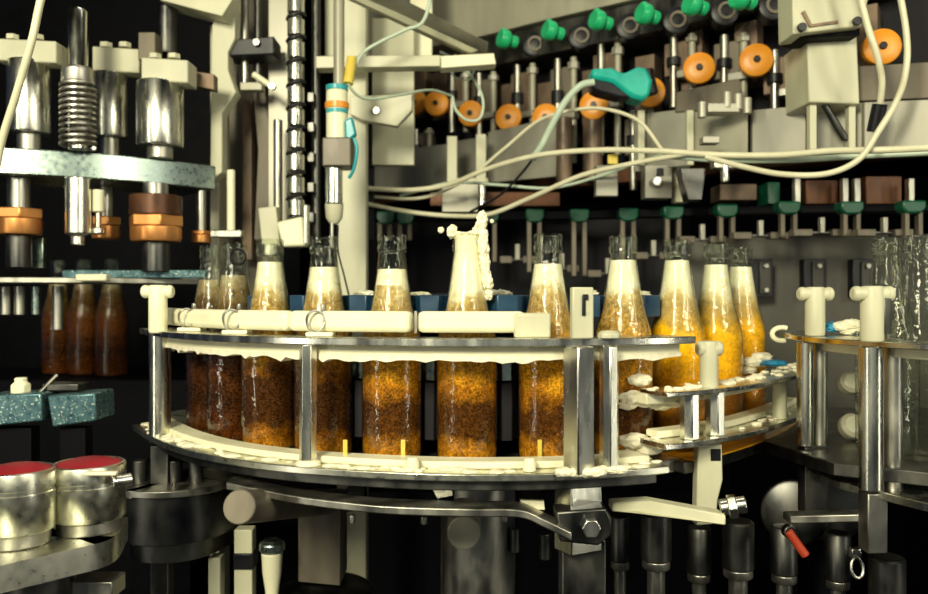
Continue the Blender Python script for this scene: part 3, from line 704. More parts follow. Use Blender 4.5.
part('strip', MB().band(pxplan([(-60, 1.08), (60, 1.11), (140, 1.15), (205, 1.2)], 8), -.10, 0, Z(283, 1.1), Z(277, 1.1)), 'steel_mid', lp)
part('raised_bar', MB().rect(62, 270, 205, 278, 1.15, .03), 'teal_dark', lp)
part('white_pad', MB().rect(75, 274, 106, 281, 1.10, .015), 'plastic', lp, .002)
for i, x in enumerate((6, 20, 36, 58)):
    one('hanging_shaft', MB().vcyl(x, 286, 315 if i < 3 else 330, 11 if i != 2 else 8, 1.16, 16), 'steel_mid' if i != 2 else 'steel_teal',
        ['grey shaft at the very left edge under the thin dark plate', 'grey shaft second from the left edge under the thin dark plate', 'thin pale shaft third from the left edge under the thin dark plate', 'grey shaft under the thin dark plate, nearest the brown bottles'][i], 'shaft', 'shafts below the thin plate')
one('tie_bar', MB().px([(188, 70), (214, 74), (214, 90), (188, 84)], 1.19, .02), 'copper', 'brownish tie bar from the right piston cap to the tall notched frame', 'bar')
one('upper_shaft', MB().vcyl(167, 8, 55, 20, 1.25, 24), 'steel_dark', 'dark shaft above the right piston', 'shaft')
one('upper_block', MB().rect(138, 32, 155, 60, 1.17, .03), 'taupe', 'grey-brown block on top of the right piston cap', 'block')
one('head_bar', MB().px([(160, -30), (232, -30), (232, 0), (222, 16), (206, 12), (160, 0)], 1.22, .05), 'cream', 'pale beam crossing the top of the tall frame', 'beam')
one('slant_hose', MB().tube(crom([P(76, -110, .80), P(44, -12, .80), P(32, 40, .80), P(16, 95, .81), P(2, 140, .82), P(-8, 190, .83), P(-30, 290, .86), P(-70, 330, .90)], 8), .0038, 12), 'hose', 'pale hose slanting down the upper left corner', 'hose', bev=0)

# ------------------------------------------------------------------ tall frame
fr = thing('notched_upright', P(225, 300, 1.27), 'tall cream frame plate with notched edge left of the screw spindle', 'frame')
part('notched_plate', MB().px([(215, -200), (235, -200), (235, 38), (228, 52), (228, 70), (236, 92), (222, 113), (222, 172), (210, 182), (212, 25), (216, 15)], 1.26, .03), 'cream', fr)
part('side_plate', MB().rect(210, 25, 219, 1013, 1.30, .06), 'beige', fr)
part('back_plate', MB().rect(228, -200, 280, 320, 1.42, .03), 'taupe', fr)
part('inner_plate', MB().rect(268, -200, 288, 230, 1.34, .02), 'grey', fr)
part('gusset', MB().px([(252, 84), (264, 80), (272, 150), (270, 240), (254, 240), (258, 150)], 1.36, .02), 'taupe', fr)
part('brown_strip', MB().rect(242, 100, 252, 260, 1.38, .02), 'copper', fr)
rods = thing('guide_rods', P(250, 100, 1.29), 'pair of slim guide rods held by a black clamp on the tall frame', 'rods')
part('rod', MB().vcyl(245, -200, 92, 8, 1.30, 16), 'steel_mid', rods); part('rod', MB().vcyl(258, -200, 92, 7, 1.31, 16), 'steel_dark', rods)
part('clamp', MB().px([(226, 40), (274, 36), (274, 54), (226, 56)], 1.27, .05), 'blackp', rods, .002)
part('bolt', MB().disc(P(257, 43, 1.268), .006, .006, (0, -1, 0), 6), 'steel_mid', rods, .0005)
t = thing('toggle', P(262, 85, 1.27), 'small bright toggle below the black clamp', 'toggle')
part('lever', MB().rod(P(253, 74, 1.27), P(274, 88, 1.27), .005, 12), 'plastic', t); part('eye', MB().disc(P(273, 87, 1.265), .006, .008), 'steel', t)
part('base', MB().rect(240, 82, 262, 90, 1.28, .02), 'beige', t)
sc = thing('screw_spindle', P(297, 245, 1.27), 'tall upright screw spindle with dark thread rings', 'spindle')
c = P(296, 0, 1.27); M = Matrix.Translation((c.x, c.y, 0)); z = lambda y: P(0, y, 1.27).z
prof = []
yy = 240
prof.append((.0095, z(248)))
while yy > -200:
    prof += [(.0095, z(yy)), (.0135, z(yy - 2)), (.0135, z(yy - 17)), (.0095, z(yy - 19))]; yy -= 22.5
part('spindle', MB().lathe(prof, M, 28), 'steel', sc, 0)
for k in range(11):
    y_ = 20 + k * 22.5 - 3
    part('thread_ring', MB().tube([c * 1 + Vector((.0135 * math.cos(a), .0135 * math.sin(a), z(y_) - c.z + .004 * math.cos(a))) for a in [i * 2 * PI / 20 for i in range(20)]], .0028, 8, True), 'blackp', sc, 0)
part('rear_rod', MB().vcyl(316, -200, 240, 9, 1.32, 16), 'steel_dark', sc)
part('side_rod', MB().vcyl(278, 120, 240, 9, 1.29, 16), 'steel_mid', sc)
for k in range(5): part('side_lug', MB().rect(307, 92 + 30 * k, 314, 102 + 30 * k, 1.285, .02), 'steel_dark', sc)
t = thing('spindle_foot', P(285, 247, 1.24), 'cluster of pale blocks at the foot of the screw spindle', 'block')
part('left_block', MB().px([(258, 208), (276, 206), (280, 246), (262, 246)], 1.25, .03), 'cream', t)
part('right_block', MB().px([(276, 222), (302, 216), (306, 246), (282, 247)], 1.235, .03), 'plastic', t, .004)
part('pin', MB().vcyl(306, 205, 244, 7, 1.24, 12), 'steel', t)
part('nose', MB().vcyl(270, 244, 256, 18, 1.255, 20), 'steel_mid', t)
t = thing('bent_rod', P(233, 238, 1.20), 'bright upright rod with a flat foot left of the spindle', 'rod')
part('rod', MB().vcyl(231, 170, 232, 8, 1.21, 16), 'plastic', t); part('foot', MB().rect(210, 230, 241, 237, 1.20, .02), 'steel', t)
one('wire_loop', MB().tube([P(238, 257, .90) + Vector((.0085 * math.cos(a), 0, .0085 * math.sin(a))) for a in [i * 2 * PI / 24 for i in range(24)]], .0012, 8, True), 'blackp', 'thin black wire loop in front of the dim brown bottle neck', 'wire loop', bev=0)

# ------------------------------------------------------------------ air cylinder
ac = thing('air_cylinder', P(335, 250, 1.16), 'upright air cylinder with grey block and teal fittings left of the cream column', 'air cylinder')
part('upper_rod', MB().vcyl(339, -200, 88, 11, 1.17, 24), 'beige', ac)
part('valve_body', MB().lathe([(.0155, P(0, 140, 1.17).z), (.0155, P(0, 92, 1.17).z), (.011, P(0, 86, 1.17).z)], Matrix.Translation((P(337, 297, 1.17).x, 1.17, 0)), 28), 'plastic', ac)
MCY = Matrix.Translation((P(337, 297, 1.17).x, 1.17, 0)); zz = lambda y: P(0, y, 1.17).z
part('teal_band', MB().lathe([(.0162, zz(91)), (.0162, zz(86))], MCY, 28), 'tealp', ac, .0005)
part('orange_band', MB().lathe([(.0175, zz(109)), (.0175, zz(103))], MCY, 28), 'orange', ac, .0005)
part('teal_band', MB().lathe([(.0162, zz(114)), (.0162, zz(110))], MCY, 28), 'tealp', ac, .0005)
part('side_fitting', MB().px([(344, 120), (352, 116), (356, 134), (350, 140), (345, 138)], 1.155, .016), 'tealp', ac, .003)
part('grey_block', MB().rect(322, 137, 351, 166, 1.145, .045), 'taupe', ac, .002)
part('lower_barrel', MB().vcyl(334, 166, 204, 17, 1.165, 28), 'steel', ac)
part('tip', MB().lathe([(.006, zz(224)), (.012, zz(218)), (.0135, zz(206)), (.0135, zz(203))], MCY @ Matrix.Translation((-.004, 0, 0)), 24), 'cream', ac)
part('side_tube', MB().tube(crom([P(354, 138, 1.15), P(357, 150, 1.15), P(354, 168, 1.155), P(349, 178, 1.16)], 6), .0025, 10), 'tealp', ac, 0)
part('needle', MB().vcyl(332, 222, 248, 4, 1.165, 10), 'steel_mid', ac)
one('thin_wire', MB().tube(crom([P(338, 225, 1.2), P(338, 250, 1.2), P(344, 275, 1.2), P(350, 300, 1.2)], 6), .0014, 8), 'blackp', 'thin black wire hanging down the cream column', 'wire', bev=0)

# ------------------------------------------------------------------ cream column with brackets
cc = thing('cream_upright', P(360, 300, 1.30), 'cream sheet column behind the air cylinder', 'column')
part('front_plate', MB().rect(337, -200, 366, 1002, 1.32, .03), 'cream', cc)
part('upper_plate', MB().rect(325, -200, 345, 56, 1.36, .02), 'cream', cc)
part('rear_plate', MB().rect(372, 18, 414, 165, 1.42, .02), 'cream', cc)
part('top_plate', MB().rect(410, -200, 432, 60, 1.46, .02), 'plastic', cc)
part('lug', MB().px([(350, 96), (412, 94), (412, 110), (397, 126), (362, 120), (350, 114)], 1.30, .02), 'cream', cc)
part('lug_bolt', MB().disc(P(376, 111, 1.298), .006, .006, (0, -1, 0), 16), 'steel', cc, .001)
hb = thing('cross_bar', P(400, 62, 1.28), 'cream horizontal bar bolted across the cream column', 'bar')
part('bar', MB().px([(316, 56), (440, 55), (440, 66), (316, 68)], 1.27, .03), 'cream', hb)
part('bar_end', MB().px([(438, 56), (494, 53), (496, 64), (440, 68)], 1.28, .03), 'plastic', hb)
db = thing('slant_bar', P(420, 40, 1.22), 'grey beam slanting down from the top towards the green knobs', 'beam')
part('beam', MB().px3([(335, -12, 1.16), (382, -12, 1.16), (488, 42, 1.32), (486, 54, 1.32), (470, 52, 1.32)], .03), 'grey', db)
part('edge', MB().px3([(333, -10, 1.158), (340, -14, 1.158), (478, 50, 1.31), (470, 53, 1.31)], .01), 'cream', db, .0006)
one('column_gap_shade', MB().rect(366, 60, 374, 240, 1.44, .01), 'charcoal', 'dark strip painting the shaded gap between the cream column and the rear plate', 'panel')  # shade of the gap put in as a dark sheet
one('spindle_gap_shade', MB().rect(316, 60, 338, 290, 1.40, .01), 'black', 'black strip painting the shade in the gap right of the screw spindle', 'panel')  # black sheet in place of the unlit gap

# ------------------------------------------------------------------ filler carousel, upper right
FD = [(340, 1.76), (370, 1.72), (437, 1.63), (490, 1.56), (546, 1.48), (650, 1.36), (757, 1.24), (881, 1.13), (960, 1.07), (1020, 1.03)]
FPATH = pxplan(FD, 10)
def fd(x):
    for (a, da), (b, db_) in zip(FD, FD[1:]):
        if a <= x <= b: return da + (db_ - da) * (x - a) / (b - a)
def fseg(x0, x1): return sub(FPATH, x0, x1)
bowl = thing('filler_drum', Vector((.35, 1.6, 1.3)), 'dark drum wall of the filling carousel behind the orange rollers', 'drum')
part('drum_wall', MB().band(fseg(345, 1000), -.30, -.10, 1.372, 2.2), 'charcoal', bowl)
part('lower_band', MB().band(fseg(345, 1000), -.30, -.05, 1.372, 1.40), 'rust', bowl)
tbm = thing('head_rail', Vector((.25, 1.4, 1.66)), 'beige beam across the top above the green knobs', 'beam')
part('rail_face', MB().band(fseg(370, 900), -.08, .015, 1.672, 1.90), 'beige', tbm)
part('rail_lip', MB().band(fseg(470, 900), -.10, .0, 1.615, 1.671), 'steel_dark', tbm)
# knobs
KX = [(505, 37), (551, 29), (599, 19), (646, 13), (694, 4), (742, -2)]
KL = ['green valve knob, first from the left under the beige beam', 'green valve knob, second from the left under the beige beam', 'green valve knob, third from the left under the beige beam', 'green valve knob, fourth from the left, above the teal plug',
      'green valve knob at the top edge, fifth from the left', 'green valve knob at the top edge, rightmost']
kp = None
for (x, y), lb in zip(KX, KL):
    d = fd(x) - .045; c = P(x + 16, y + 7, d)
    if kp is None:
        t = thing('green_valve', c, lb, 'knob', 'green valve knobs under the beam')
        ax = Vector((-.80, -.35, .12)).normalized()
        MM = lambda p: Matrix.Translation(p) @ ax.to_track_quat('Z', 'Y').to_matrix().to_4x4()
        part('green_cap', MB().lathe([(.010, .010), (.013, .012), (.013, .024), (.009, .026), (.009, .030), (.018, .032), (.020, .036), (.020, .048), (.017, .053), (0, .053)], MM(c), 24), 'green', t, .001)
        part('cap_nub', MB().rod(c + ax * .042 + Vector((0, 0, .012)), c + ax * .043 + Vector((0, 0, .022)), .006, 12), 'green', t)
        q = c + Vector((.030, .012, .000))
        part('socket', MB().disc(q, 0, 0, (-.15, -1, 0), 28, [(.024, -.03), (.026, 0), (.026, .012), (.020, .014), (0, .014)]), 'blackp', t, .001)
        part('socket_ring', MB().disc(q + Vector((0, -.014, 0)), 0, 0, (-.15, -1, 0), 28, [(.0165, 0), (.0165, .004), (.011, .004), (.011, 0)]), 'taupe', t, .0005)
        part('body', MB().rod(q + Vector((0, .02, 0)), q + Vector((.0, .05, .03)), .02, 16), 'steel_dark', t)
        t.scale = (.86, .86, .86); kp = t
    else: copy_tree(kp, c, lb)
# orange rollers
RX = [(416, 103, 'orange roller at the far left end of the row, half hidden'), (437, 104, 'orange roller, second from the left in the row'), (471, 114, 'orange roller behind the looped thin cable'), (509, 118, 'orange roller, fourth from the left in the row'),
      (546, 118, 'orange roller just left of the grey plug cable'), (594, 106, 'orange roller below the teal plug'), (650, 93, 'orange roller peeking out behind the teal plug'), (699, 69, 'orange roller right of the teal plug'),
      (756, 61, 'darker orange roller left of the cream box'), (881, 48, 'bright orange roller behind the hoses at upper right')]
rp = None
for x, y, lb in RX:
    d = fd(x) - .005; c = P(x, y, d)
    if x == 416: d = 1.68; c = P(x, y, d)
    if rp is None:
        t = thing('cam_roller', c, lb, 'roller', 'orange cam rollers of the filler')
        ax = (-.25, -1, 0)
        part('wheel', MB().disc(c, 0, 0, ax, 36, [(.022, -.008), (.0252, -.005), (.0252, .007), (.0225, .009), (.010, .010), (0, .010)]), 'orange', t, .0006)
        part('hub_bolt', MB().disc(c + Vector((-.0025, -.0098, 0)), 0, 0, ax, 6, [(.0055, 0), (.0055, .005), (0, .005)]), 'blackp', t, .0005)
        part('axle', MB().rod(c + Vector((0, .005, 0)), c + Vector((.012, .06, 0)), .007, 12), 'steel_mid', t)
        part('slide_block', MB().box(c + Vector((.014, .07, .03)), (.036, .04, .10), -.6), 'copper', t)
        rp = t
    else: copy_tree(rp, c, lb)
# stems and blocks of the filling valves between the rollers
VX = [(424, 135, 40), (460, 80, 46), (487, 82, 60), (525, 75, 70), (565, 70, 80), (608, 56, 85), (640, 120, 60), (680, 45, 55), (730, 45, 60), (780, 60, 60)]
VL = ['filling valve stem at the left end of the roller row', 'filling valve stem behind the looped thin cable', 'filling valve stem between the third and fourth orange rollers', 'filling valve stem just right of the fourth orange roller', 'copper filling valve stem left of the teal plug',
      'filling valve stem above the teal plug', 'filling valve stem below the teal plug', 'filling valve stem left of the orange roller beside the teal plug', 'filling valve stem between the two orange rollers left of the cream box', 'filling valve stem just left of the cream box']
for i, ((x, y, h), lb) in enumerate(zip(VX, VL)):
    d = fd(x) + .04; c = P(x, y, d)
    t = thing('filling_valve', c, lb, 'valve', 'filling valve stems')
    hh = h * d / F
    part('block', MB().box(c + Vector((0, 0, -hh * .3)), (.042, .04, hh * .6), -.6), 'copper' if i % 2 else 'taupe', t, .002)
    part('stem', MB().lathe([(.007, -hh * 1.2), (.007, hh * .1)], Matrix.Translation(c + Vector((-.016, -.02, 0))), 14), 'steel_mid', t)
    part('clamp_collar', MB().lathe([(.012, -hh * .45), (.012, -hh * .30)], Matrix.Translation(c + Vector((-.016, -.02, 0))), 16), 'blackp', t, .0008)
    part('lock_nut', MB().lathe([(.011, -hh * .05), (.011, hh * .04)], Matrix.Translation(c + Vector((.012, -.03, 0))), 6), 'grey', t, .0008)
    part('guide_lug', MB().box(c + Vector((.004, -.03, -hh * .62)), (.03, .02, .012), -.6), 'grey' if i % 3 else 'steel_mid', t, .001)
    part('stem', MB().lathe([(.006, -hh * 1.2), (.006, hh * .1)], Matrix.Translation(c + Vector((.012, -.03, 0))), 14), 'beige', t)
for x0, x1, lb in [(583, 603, 'thick copper pipe below the teal plug, right one'), (556, 572, 'thick copper pipe below the teal plug, left one')]:
    one('copper_pipe', MB().vcyl((x0 + x1) / 2, 118, 182, x1 - x0, fd(580) - .01, 24), 'copper', lb, 'pipe', 'copper pipes')
# guard panels
def panel(x0, x1, yt, yb, lb, m='grey', off=.02):
    d0 = fd(x0) - off; d1 = fd(x1) - off
    mb = MB(); n = 6; top = []; bot = []
    for k in range(n + 1):
        u = k / n; x = x0 + (x1 - x0) * u; d = fd(x) - off
        top.append((x, yt[0] + (yt[1] - yt[0]) * u, d)); bot.append((x, yb[0] + (yb[1] - yb[0]) * u, d))
    mb.px3(top + bot[::-1], .008)
    return one('guard_plate', mb, m, lb, 'panel', 'grey guard panels of the filler')
panel(364, 448, (153, 144), (190, 190), 'grey guard panel at the left end, right of the cream column', 'grey')
panel(450, 500, (142, 134), (187, 186), 'grey guard panel behind the two white bracket posts', 'grey', .01)
panel(488, 560, (132, 116), (183, 176), 'grey guard panel under the left orange rollers', 'grey', .03)
panel(634, 690, (115, 108), (172, 165), 'grey guard panel right of the copper pipes', 'grey', .03)
panel(690, 748, (112, 108), (160, 155), 'grey guard panel with a clamp on top', 'beige', .04)
panel(752, 806, (110, 105), (156, 154), 'grey guard panel left of the cream box legs', 'grey', .03)
panel(806, 870, (106, 102), (154, 152), 'grey guard panel behind the cream box legs', 'grey', .02)
panel(864, 960, (102, 98), (150, 147), 'grey guard panel at the right edge', 'grey', .035)
panel(858, 960, (66, 60), (101, 97), 'brownish guard panel above the right edge panel', 'taupe', .02)
panel(676, 740, (92, 78), (112, 108), 'sloping grimy panel below the orange roller right of the teal plug', 'taupe', .035)
# bracket posts at 450-486
t = thing('post_bracket', P(468, 212, 1.48), 'bracket with two white posts in front of the grey guard panels', 'bracket')
part('post', MB().rect(447, 136, 457, 205, 1.48, .02), 'cream', t); part('post', MB().rect(476, 134, 486, 205, 1.47, .02), 'cream', t)
part('foot_block', MB().rect(442, 182, 478, 212, 1.46, .04), 'grey', t); part('foot_bolt', MB().vcyl(482, 184, 206, 9, 1.45, 12), 'steel', t); part('crossbar', MB().rect(447, 178, 488, 184, 1.475, .02), 'cream', t)
t = thing('clamp', P(720, 118, 1.2), 'small steel clamp on top of the grey guard panel', 'clamp')
part('bar', MB().rect(708, 103, 740, 112, 1.18, .03), 'grey', t)
for x, y in [(702, 108), (727, 98), (738, 100), (747, 104)]: part('knob', MB().vcyl(x, y - 6, y + 10, 9, 1.185, 12), 'grey', t, .001)
part('lower_bar', MB().rect(703, 136, 720, 143, 1.18, .02), 'grey', t)
for x, lb in [(690, 'slim cream post left of the panel with a clamp'), (641, 'slim cream post right of the copper pipes')]:
    one('slim_post', MB().rect(x - 3, 110, x + 4, 165, fd(x) - .055, .012), 'cream', lb, 'post', 'slim posts on the guard panels')
# cream box
t = thing('control_box', P(832, 105, 1.1), 'cream sheet box below a plate at upper right', 'box')
part('box', MB().px([(807, 38), (857, 34), (860, 104), (809, 102)], 1.10, .08), 'cream', t, .002)
part('top_plate', MB().px([(792, -15), (872, -15), (862, 26), (793, 34)], 1.06, .05), 'cream', t, .002)
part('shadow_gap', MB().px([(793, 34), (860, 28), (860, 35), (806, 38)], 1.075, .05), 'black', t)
part('rust_strip', MB().px([(805, 10), (812, 24), (838, 20), (838, 23), (810, 27), (802, 12)], 1.057, .004), 'copper', t, .0003)
for x in (814, 853): part('leg', MB().rect(x - 4, 100, x + 3, 150, 1.11, .012), 'cream', t)
part('brace', MB().rod(P(824, 104, 1.115), P(846, 140, 1.115), .005, 10), 'steel_dark', t)
part('plate_bolt', MB().disc(P(801, 28, 1.058), .006, .006, (0, -1, 0), 8), 'blackp', t, .0005)
part('plate_bolt', MB().disc(P(856, 22, 1.058), .006, .006, (0, -1, 0), 8), 'blackp', t, .0005)
# teal plug with cable
t = thing('cable_plug', P(622, 98, 1.28), 'teal cable plug with black underside hanging before the rollers', 'plug')
part('plug_body', MB().px([(591, 68), (612, 67), (624, 73), (638, 66), (647, 67), (653, 80), (650, 96), (642, 100), (632, 97), (612, 82), (592, 78)], 1.26, .05), 'teal', t, .006)
part('black_insert', MB().px([(592, 78), (612, 82), (632, 97), (620, 97), (600, 92), (592, 88)], 1.265, .04), 'blackp', t, .003)
part('screw_ring', MB().rod(P(646, 70, 1.285), P(651, 95, 1.285), .012, 16), 'blackp', t, .002)
part('cable', MB().tube(crom([P(594, 82, 1.26), P(580, 86, 1.26), P(565, 102, 1.27), P(552, 125, 1.28), P(542, 145, 1.29), P(532, 160, 1.30)], 8), .0056, 12), 'ghose', t, 0, label='grey plug cable')
# hoses
def hose(pts, r, m, lb):
    return one('hose', MB().tube(crom([P(*q) for q in pts], 8), r * .82, 12), m, lb, 'hose', bev=0)
hose([(846, -120, 1.04), (850, -50, 1.02), (866, 20, 1.02), (876, 52, 1.02), (882, 80, 1.03), (880, 106, 1.04)], .0052, 'hose', 'cream hose crossing the bright orange roller at upper right')
hose([(892, -120, 1.02), (893, -50, 1.0), (906, 30, 1.0), (906, 70, 1.0), (897, 100, 1.01), (878, 132, 1.02), (858, 160, 1.03), (825, 174, 1.05), (780, 174, 1.08), (740, 166, 1.12), (706, 157, 1.15)], .0048, 'hose', 'cream hose curving round the right side and back to the bundle')
hose([(360, 188, 1.42), (410, 190, 1.40), (450, 184, 1.37), (490, 168, 1.33), (540, 155, 1.28), (600, 150, 1.24), (660, 151, 1.19)], .0052, 'hose', 'cream hose of the bundle rising from the cream column')
hose([(660, 151, 1.19), (720, 155, 1.15), (780, 155, 1.11), (830, 151, 1.07), (880, 150, 1.03), (945, 147, 1.0)], .0055, 'hose', 'cream hose running right along the grey guard panels')
hose([(664, 156, 1.2), (720, 160, 1.16), (790, 160, 1.12), (860, 156, 1.08), (945, 152, 1.03)], .0050, 'ghose', 'pale green hose just under the long cream hose at right')
hose([(362, 203, 1.43), (410, 212, 1.41), (455, 216, 1.38), (490, 214, 1.35), (530, 198, 1.31), (580, 176, 1.26), (630, 164, 1.22), (690, 153, 1.17)], .0048, 'hose', 'lowest cream hose sagging under the bracket posts')
hose([(362, 196, 1.45), (420, 198, 1.42), (465, 180, 1.39), (505, 148, 1.36), (540, 120, 1.33), (580, 109, 1.30), (610, 110, 1.27), (640, 122, 1.24), (662, 150, 1.21)], .0036, 'hose', 'thin cream hose arching over the guard panels below the teal plug')
hose([(400, 196, 1.43), (450, 183, 1.40), (500, 185, 1.37), (550, 188, 1.33), (600, 176, 1.29), (650, 158, 1.23), (680, 152, 1.2)], .0032, 'ghose', 'thin pale green hose weaving through the bundle')
hose([(532, 160, 1.31), (520, 175, 1.33), (500, 195, 1.36), (470, 212, 1.4)], .0026, 'blackp', 'thin dark wire trailing down from the plug cable')
hose([(440, -110, 1.22), (436, -40, 1.2), (425, 18, 1.2), (405, 30, 1.2), (380, 42, 1.2), (362, 54, 1.2), (352, 74, 1.19)], .0034, 'ghose', 'pale hose from the top to the yellow connector')
one('yellow_connector', MB().rod(P(352, 58, 1.175), P(348, 84, 1.165), .0075, 14), 'yellow', 'yellow connector on the pale hose beside the air cylinder', 'connector', bev=.001)
hose([(348, 84, 1.165), (356, 94, 1.18), (370, 99, 1.2), (400, 95, 1.24), (430, 90, 1.3), (452, 96, 1.36)], .0026, 'ghose', 'thin pale wire running right from the yellow connector')
hose([(440, 52, 1.36), (458, 62, 1.36), (474, 80, 1.36), (483, 100, 1.36), (480, 118, 1.36), (467, 120, 1.36), (456, 110, 1.36), (452, 96, 1.36)], .0032, 'ghose', 'thin cable looping over the third orange roller')
hose([(456, 54, 1.35), (448, 66, 1.35), (456, 78, 1.35), (470, 79, 1.35), (476, 64, 1.35)], .0018, 'ghose', 'small wire loop below the cream bar end')
one('hose_joint', MB().rod(P(880, 104, 1.04), P(874, 132, 1.05), .0095, 14), 'blackp', 'black joint at the lower end of the hose over the orange roller', 'joint', bev=.001)

# ------------------------------------------------------------------ gripper row
one('gripper_rail', MB().px3([(370, 211, 1.60), (470, 211, 1.56), (560, 211, 1.48), (650, 209, 1.38), (760, 206, 1.28), (860, 204, 1.2), (960, 203, 1.14), (960, 211, 1.14), (860, 212, 1.2), (760, 214, 1.28), (650, 217, 1.38), (560, 219, 1.48), (470, 220, 1.56), (370, 221, 1.60)], .03), 'black', 'black rail carrying the green clips behind the bottle necks', 'rail')
CX = [(385, 216), (405, 216), (490, 215), (535, 214), (580, 214), (629, 213), (674, 211), (728, 209), (790, 206), (853, 206), (915, 205)]
CL = ['green clip left of the foaming bottle, leftmost on the black rail', 'green clip above the amber bottle left of the foaming one', 'green clip up right of the foaming bottle mouth', 'green clip above left of the bottle beside the slotted post', 'green clip above right of the bottle beside the slotted post', 'green clip above the bottle right of the slotted post', 'green clip above the foremost golden bottle',
      'green clip above the middle golden bottle', 'green clip right of the golden bottles on the black rail', 'green clip left of the empty bottles on the black rail', 'green clip above the empty bottles, rightmost on the rail']
def gd_(x):
    T_ = [(370, 1.60), (470, 1.56), (560, 1.48), (650, 1.38), (760, 1.28), (860, 1.2), (960, 1.14)]
    for (a, da), (b, db_) in zip(T_, T_[1:]):
        if a <= x <= b: return da + (db_ - da) * (x - a) / (b - a)
for i, ((x, y), lb) in enumerate(zip(CX, CL)):
    d = gd_(x) - .02; t = thing('green_clip', P(x, y + 6, d), lb, 'clip', 'green clips on the black rail')
    s = 1.4 / d
    part('clip', MB().px([(x - 10 * s, y - 5), (x + 10 * s, y - 5), (x + 10 * s, y + 3), (x + 6 * s, y + 8), (x - 6 * s, y + 8), (x - 10 * s, y + 3)], d, .025), 'dgreen', t, .003)
    yb = [240, 240, 262, 272, 276, 270, 246, 242, 237, 236, 236][i]
    for sx in (-6, 5): part('pin', MB().rect(x + sx * s - 2.2, y + 6, x + sx * s + 2.2, yb, d + .005, .012), 'taupe', t, .001)
TX = [(504, 531, 256), (549, 575, 265), (592, 624, 270), (640, 668, 252), (684, 722, 236), (738, 785, 232), (798, 848, 229), (862, 910, 229)]
TL = ['tab pair between the first and second green clips right of the foaming bottle', 'tab pair above the bottle beside the slotted post', 'tab pair left of the bottle right of the slotted post', 'tab pair left of the foremost golden bottle neck', 'tab pair between the golden bottle necks', 'tab pair right of the golden bottle necks', 'tab pair in the middle of the olive panel', 'tab pair left of the empty bottle necks']
for (x0, x1, y), lb in zip(TX, TL):
    d = gd_((x0 + x1) / 2) - .025; t = thing('gripper_tab', P((x0 + x1) / 2, y + 6, d), lb, 'gripper', 'gripper tabs behind the bottles')
    w = (x1 - x0) * .3
    part('tab', MB().rect(x0 - 4, y, x0 + w, y + 7, d, .02), 'taupe', t); part('tab', MB().rect(x1 - w, y, x1 + 4, y + 7, d, .02), 'taupe', t)
    part('peg', MB().rect((x0 + x1) / 2 - 2.5, y - 12, (x0 + x1) / 2 + 2.5, y + 4, d + .003, .01), 'grey', t)
    part('link', MB().rect(x0, y + 2, x1, y + 5, d + .008, .008), 'steel_dark', t)
one('backing_sheet', MB().px3([(366, 215, 1.80), (500, 213, 1.72), (690, 210, 1.50), (690, 915, 1.50), (500, 837, 1.72), (366, 813, 1.80)], .03), 'charcoal', 'dark charcoal panel behind the amber bottle necks', 'panel')
op = thing('slotted_bulkhead', P(760, 345, 1.36), 'olive-grey machine panel with slots behind the golden bottles', 'panel')
part('sheet', MB().px3([(686, 238, 1.44), (820, 234, 1.36), (960, 234, 1.30), (960, 480, 1.30), (820, 470, 1.36), (686, 420, 1.44)], .03), 'olive', op)
for x in (762, 815, 864):
    part('slot', MB().rect(x - 11, 259, x + 11, 297, 1.345 if x < 850 else 1.32, .02), 'blackp', op)
    part('slot_cover', MB().rect(x - 2, 262, x + 9, 294, 1.34 if x < 850 else 1.315, .006), 'olive', op)
    for y in (266, 290): part('slot_bolt', MB().disc(P(x + 4, y, 1.338 if x < 850 else 1.313), .004, .004, (0, -1, 0), 10), 'steel_mid', op, .0005)
for i, (x0, x1, y0, y1, m) in enumerate([(720, 757, 184, 200, 'copper'), (806, 838, 180, 204, 'rust'), (866, 902, 176, 204, 'rust'), (430, 560, 192, 206, 'rust'), (768, 780, 182, 204, 'dgreen')]):
    one('valve_housing', MB().rect(x0, y0, x1, y1, gd_(min(x1, 940)) + .02, .05), m, ['pinkish copper housing above the middle golden bottle', 'speckled brown housing right of the small green block', 'speckled brown housing above the empty bottles', 'long brown housing above the foaming bottle', 'small green block on the rail right of the golden bottles'][i], 'housing')
for i, x in enumerate((798, 846, 858, 912)):
    one('housing_pin', MB().rect(x - 3, 178, x + 3, 206, gd_(x) - .01, .012), 'steel_mid', ['pale pin left of the first speckled brown housing', 'pale pin right of the first speckled brown housing', 'pale pin left of the speckled housing above the empty bottles', 'pale pin right of the speckled housing above the empty bottles'][i], 'pin', 'pins between the brown housings')
t = thing('lever_clamp', P(660, 200, 1.30), 'grey clamp block hanging from the guard panel left of the golden bottles', 'clamp')
part('block', MB().rect(645, 165, 672, 198, 1.31, .03), 'grey', t); part('bolt', MB().disc(P(656, 182, 1.308), .008, .01, (0, -1, 0), 12), 'steel', t); part('arm', MB().rect(676, 166, 690, 202, 1.32, .03), 'cream', t); part('hole', MB().rect(657, 168, 664, 176, 1.307, .006), 'blackp', t)
one('yellow_tag', MB().rect(608, 154, 618, 164, 1.245, .006), 'yellow', 'small yellow tag on the hose bundle', 'tag')
one('grey_bracket', MB().rect(596, 165, 618, 196, 1.30, .02), 'grey', 'small grey bracket below the yellow tag', 'bracket')
t = thing('spray_nozzle', P(725, 185, 1.2), 'dark nozzle with bright tip under the cream hoses', 'nozzle')
part('body', MB().px([(680, 168), (706, 168), (702, 200), (688, 200)], 1.24, .03), 'steel_dark', t); part('tip', MB().vcyl(725, 164, 182, 9, 1.22, 14), 'steel', t); part('cap', MB().rect(714, 160, 738, 168, 1.215, .02), 'steel_mid', t)

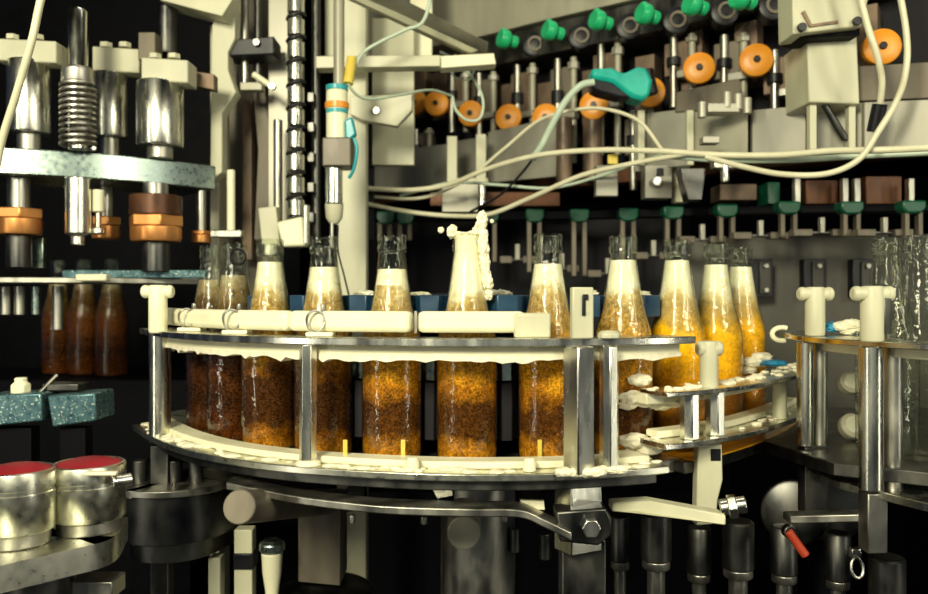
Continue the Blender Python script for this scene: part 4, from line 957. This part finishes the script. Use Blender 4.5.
# ------------------------------------------------------------------ lights
def area(name, loc, target, size, power, col=(1, .93, .74), sy=None):
    l = bpy.data.lights.new(name, 'AREA'); l.energy = power; l.color = col; l.size = size
    if sy: l.shape = 'RECTANGLE'; l.size_y = sy
    o = bpy.data.objects.new(name, l); COL.objects.link(o); o.location = loc
    o.rotation_euler = (Vector(target) - Vector(loc)).to_track_quat('-Z', 'Y').to_euler()
    return o
area('key_light', (-.55, -.65, 1.85), (.05, 1.0, 1.15), .40, 37, (1, .95, .68))  # flash-like key lamp out of view, set from the highlights
area('lamp_right', (.95, -.35, 1.75), (.2, 1.1, 1.15), .30, 9, (1, .95, .70))
area('reflection_strip_left', (-1.3, -.1, 1.3), (0, 1, 1.1), .10, 5, (1, .97, .78), 1.4)  # upright strip added for bright streaks on the metal
area('reflection_strip_right', (1.3, .1, 1.3), (0, 1, 1.1), .10, 4, (1, .97, .78), 1.4)  # matching strip added on the right, also for metal streaks
area('reflection_panel', (0, -2.6, 1.75), (0, 1, 1.15), 3.4, 9, (.95, 1, .82), 1.6)  # unseen panel added behind the camera for broad reflections in flat metal
area('overhead_strip', (.1, .9, 2.9), (.1, .95, 1), 1.2, 5, (1, .97, .8), .12)  # strip added overhead to enrich the metal reflections
w = bpy.data.worlds.new('hall'); SC.world = w; w.use_nodes = True
bg = w.node_tree.nodes['Background']; bg.inputs[0].default_value = (.05, .07, .11, 1); bg.inputs[1].default_value = .35

# ------------------------------------------------------------------ camera
cam = bpy.data.cameras.new('camera'); co = bpy.data.objects.new('camera', cam); COL.objects.link(co)
co.location = (0, 0, ZC); co.rotation_euler = (PI / 2, 0, 0)
cam.sensor_width = 36; cam.lens = F / 928 * 36; cam.clip_start = .02
cam.dof.use_dof = True; cam.dof.focus_distance = .79; cam.dof.aperture_fstop = 6.0
SC.camera = co
vs = SC.view_settings; vs.view_transform = 'Standard'; vs.look = 'None'; vs.exposure = 0.0; vs.gamma = 1; vs.use_curve_mapping = False
SC.cycles.use_denoising = True
SC.cycles.max_bounces = 10; SC.cycles.transparent_max_bounces = 16
SC.cycles.sample_clamp_indirect = 4
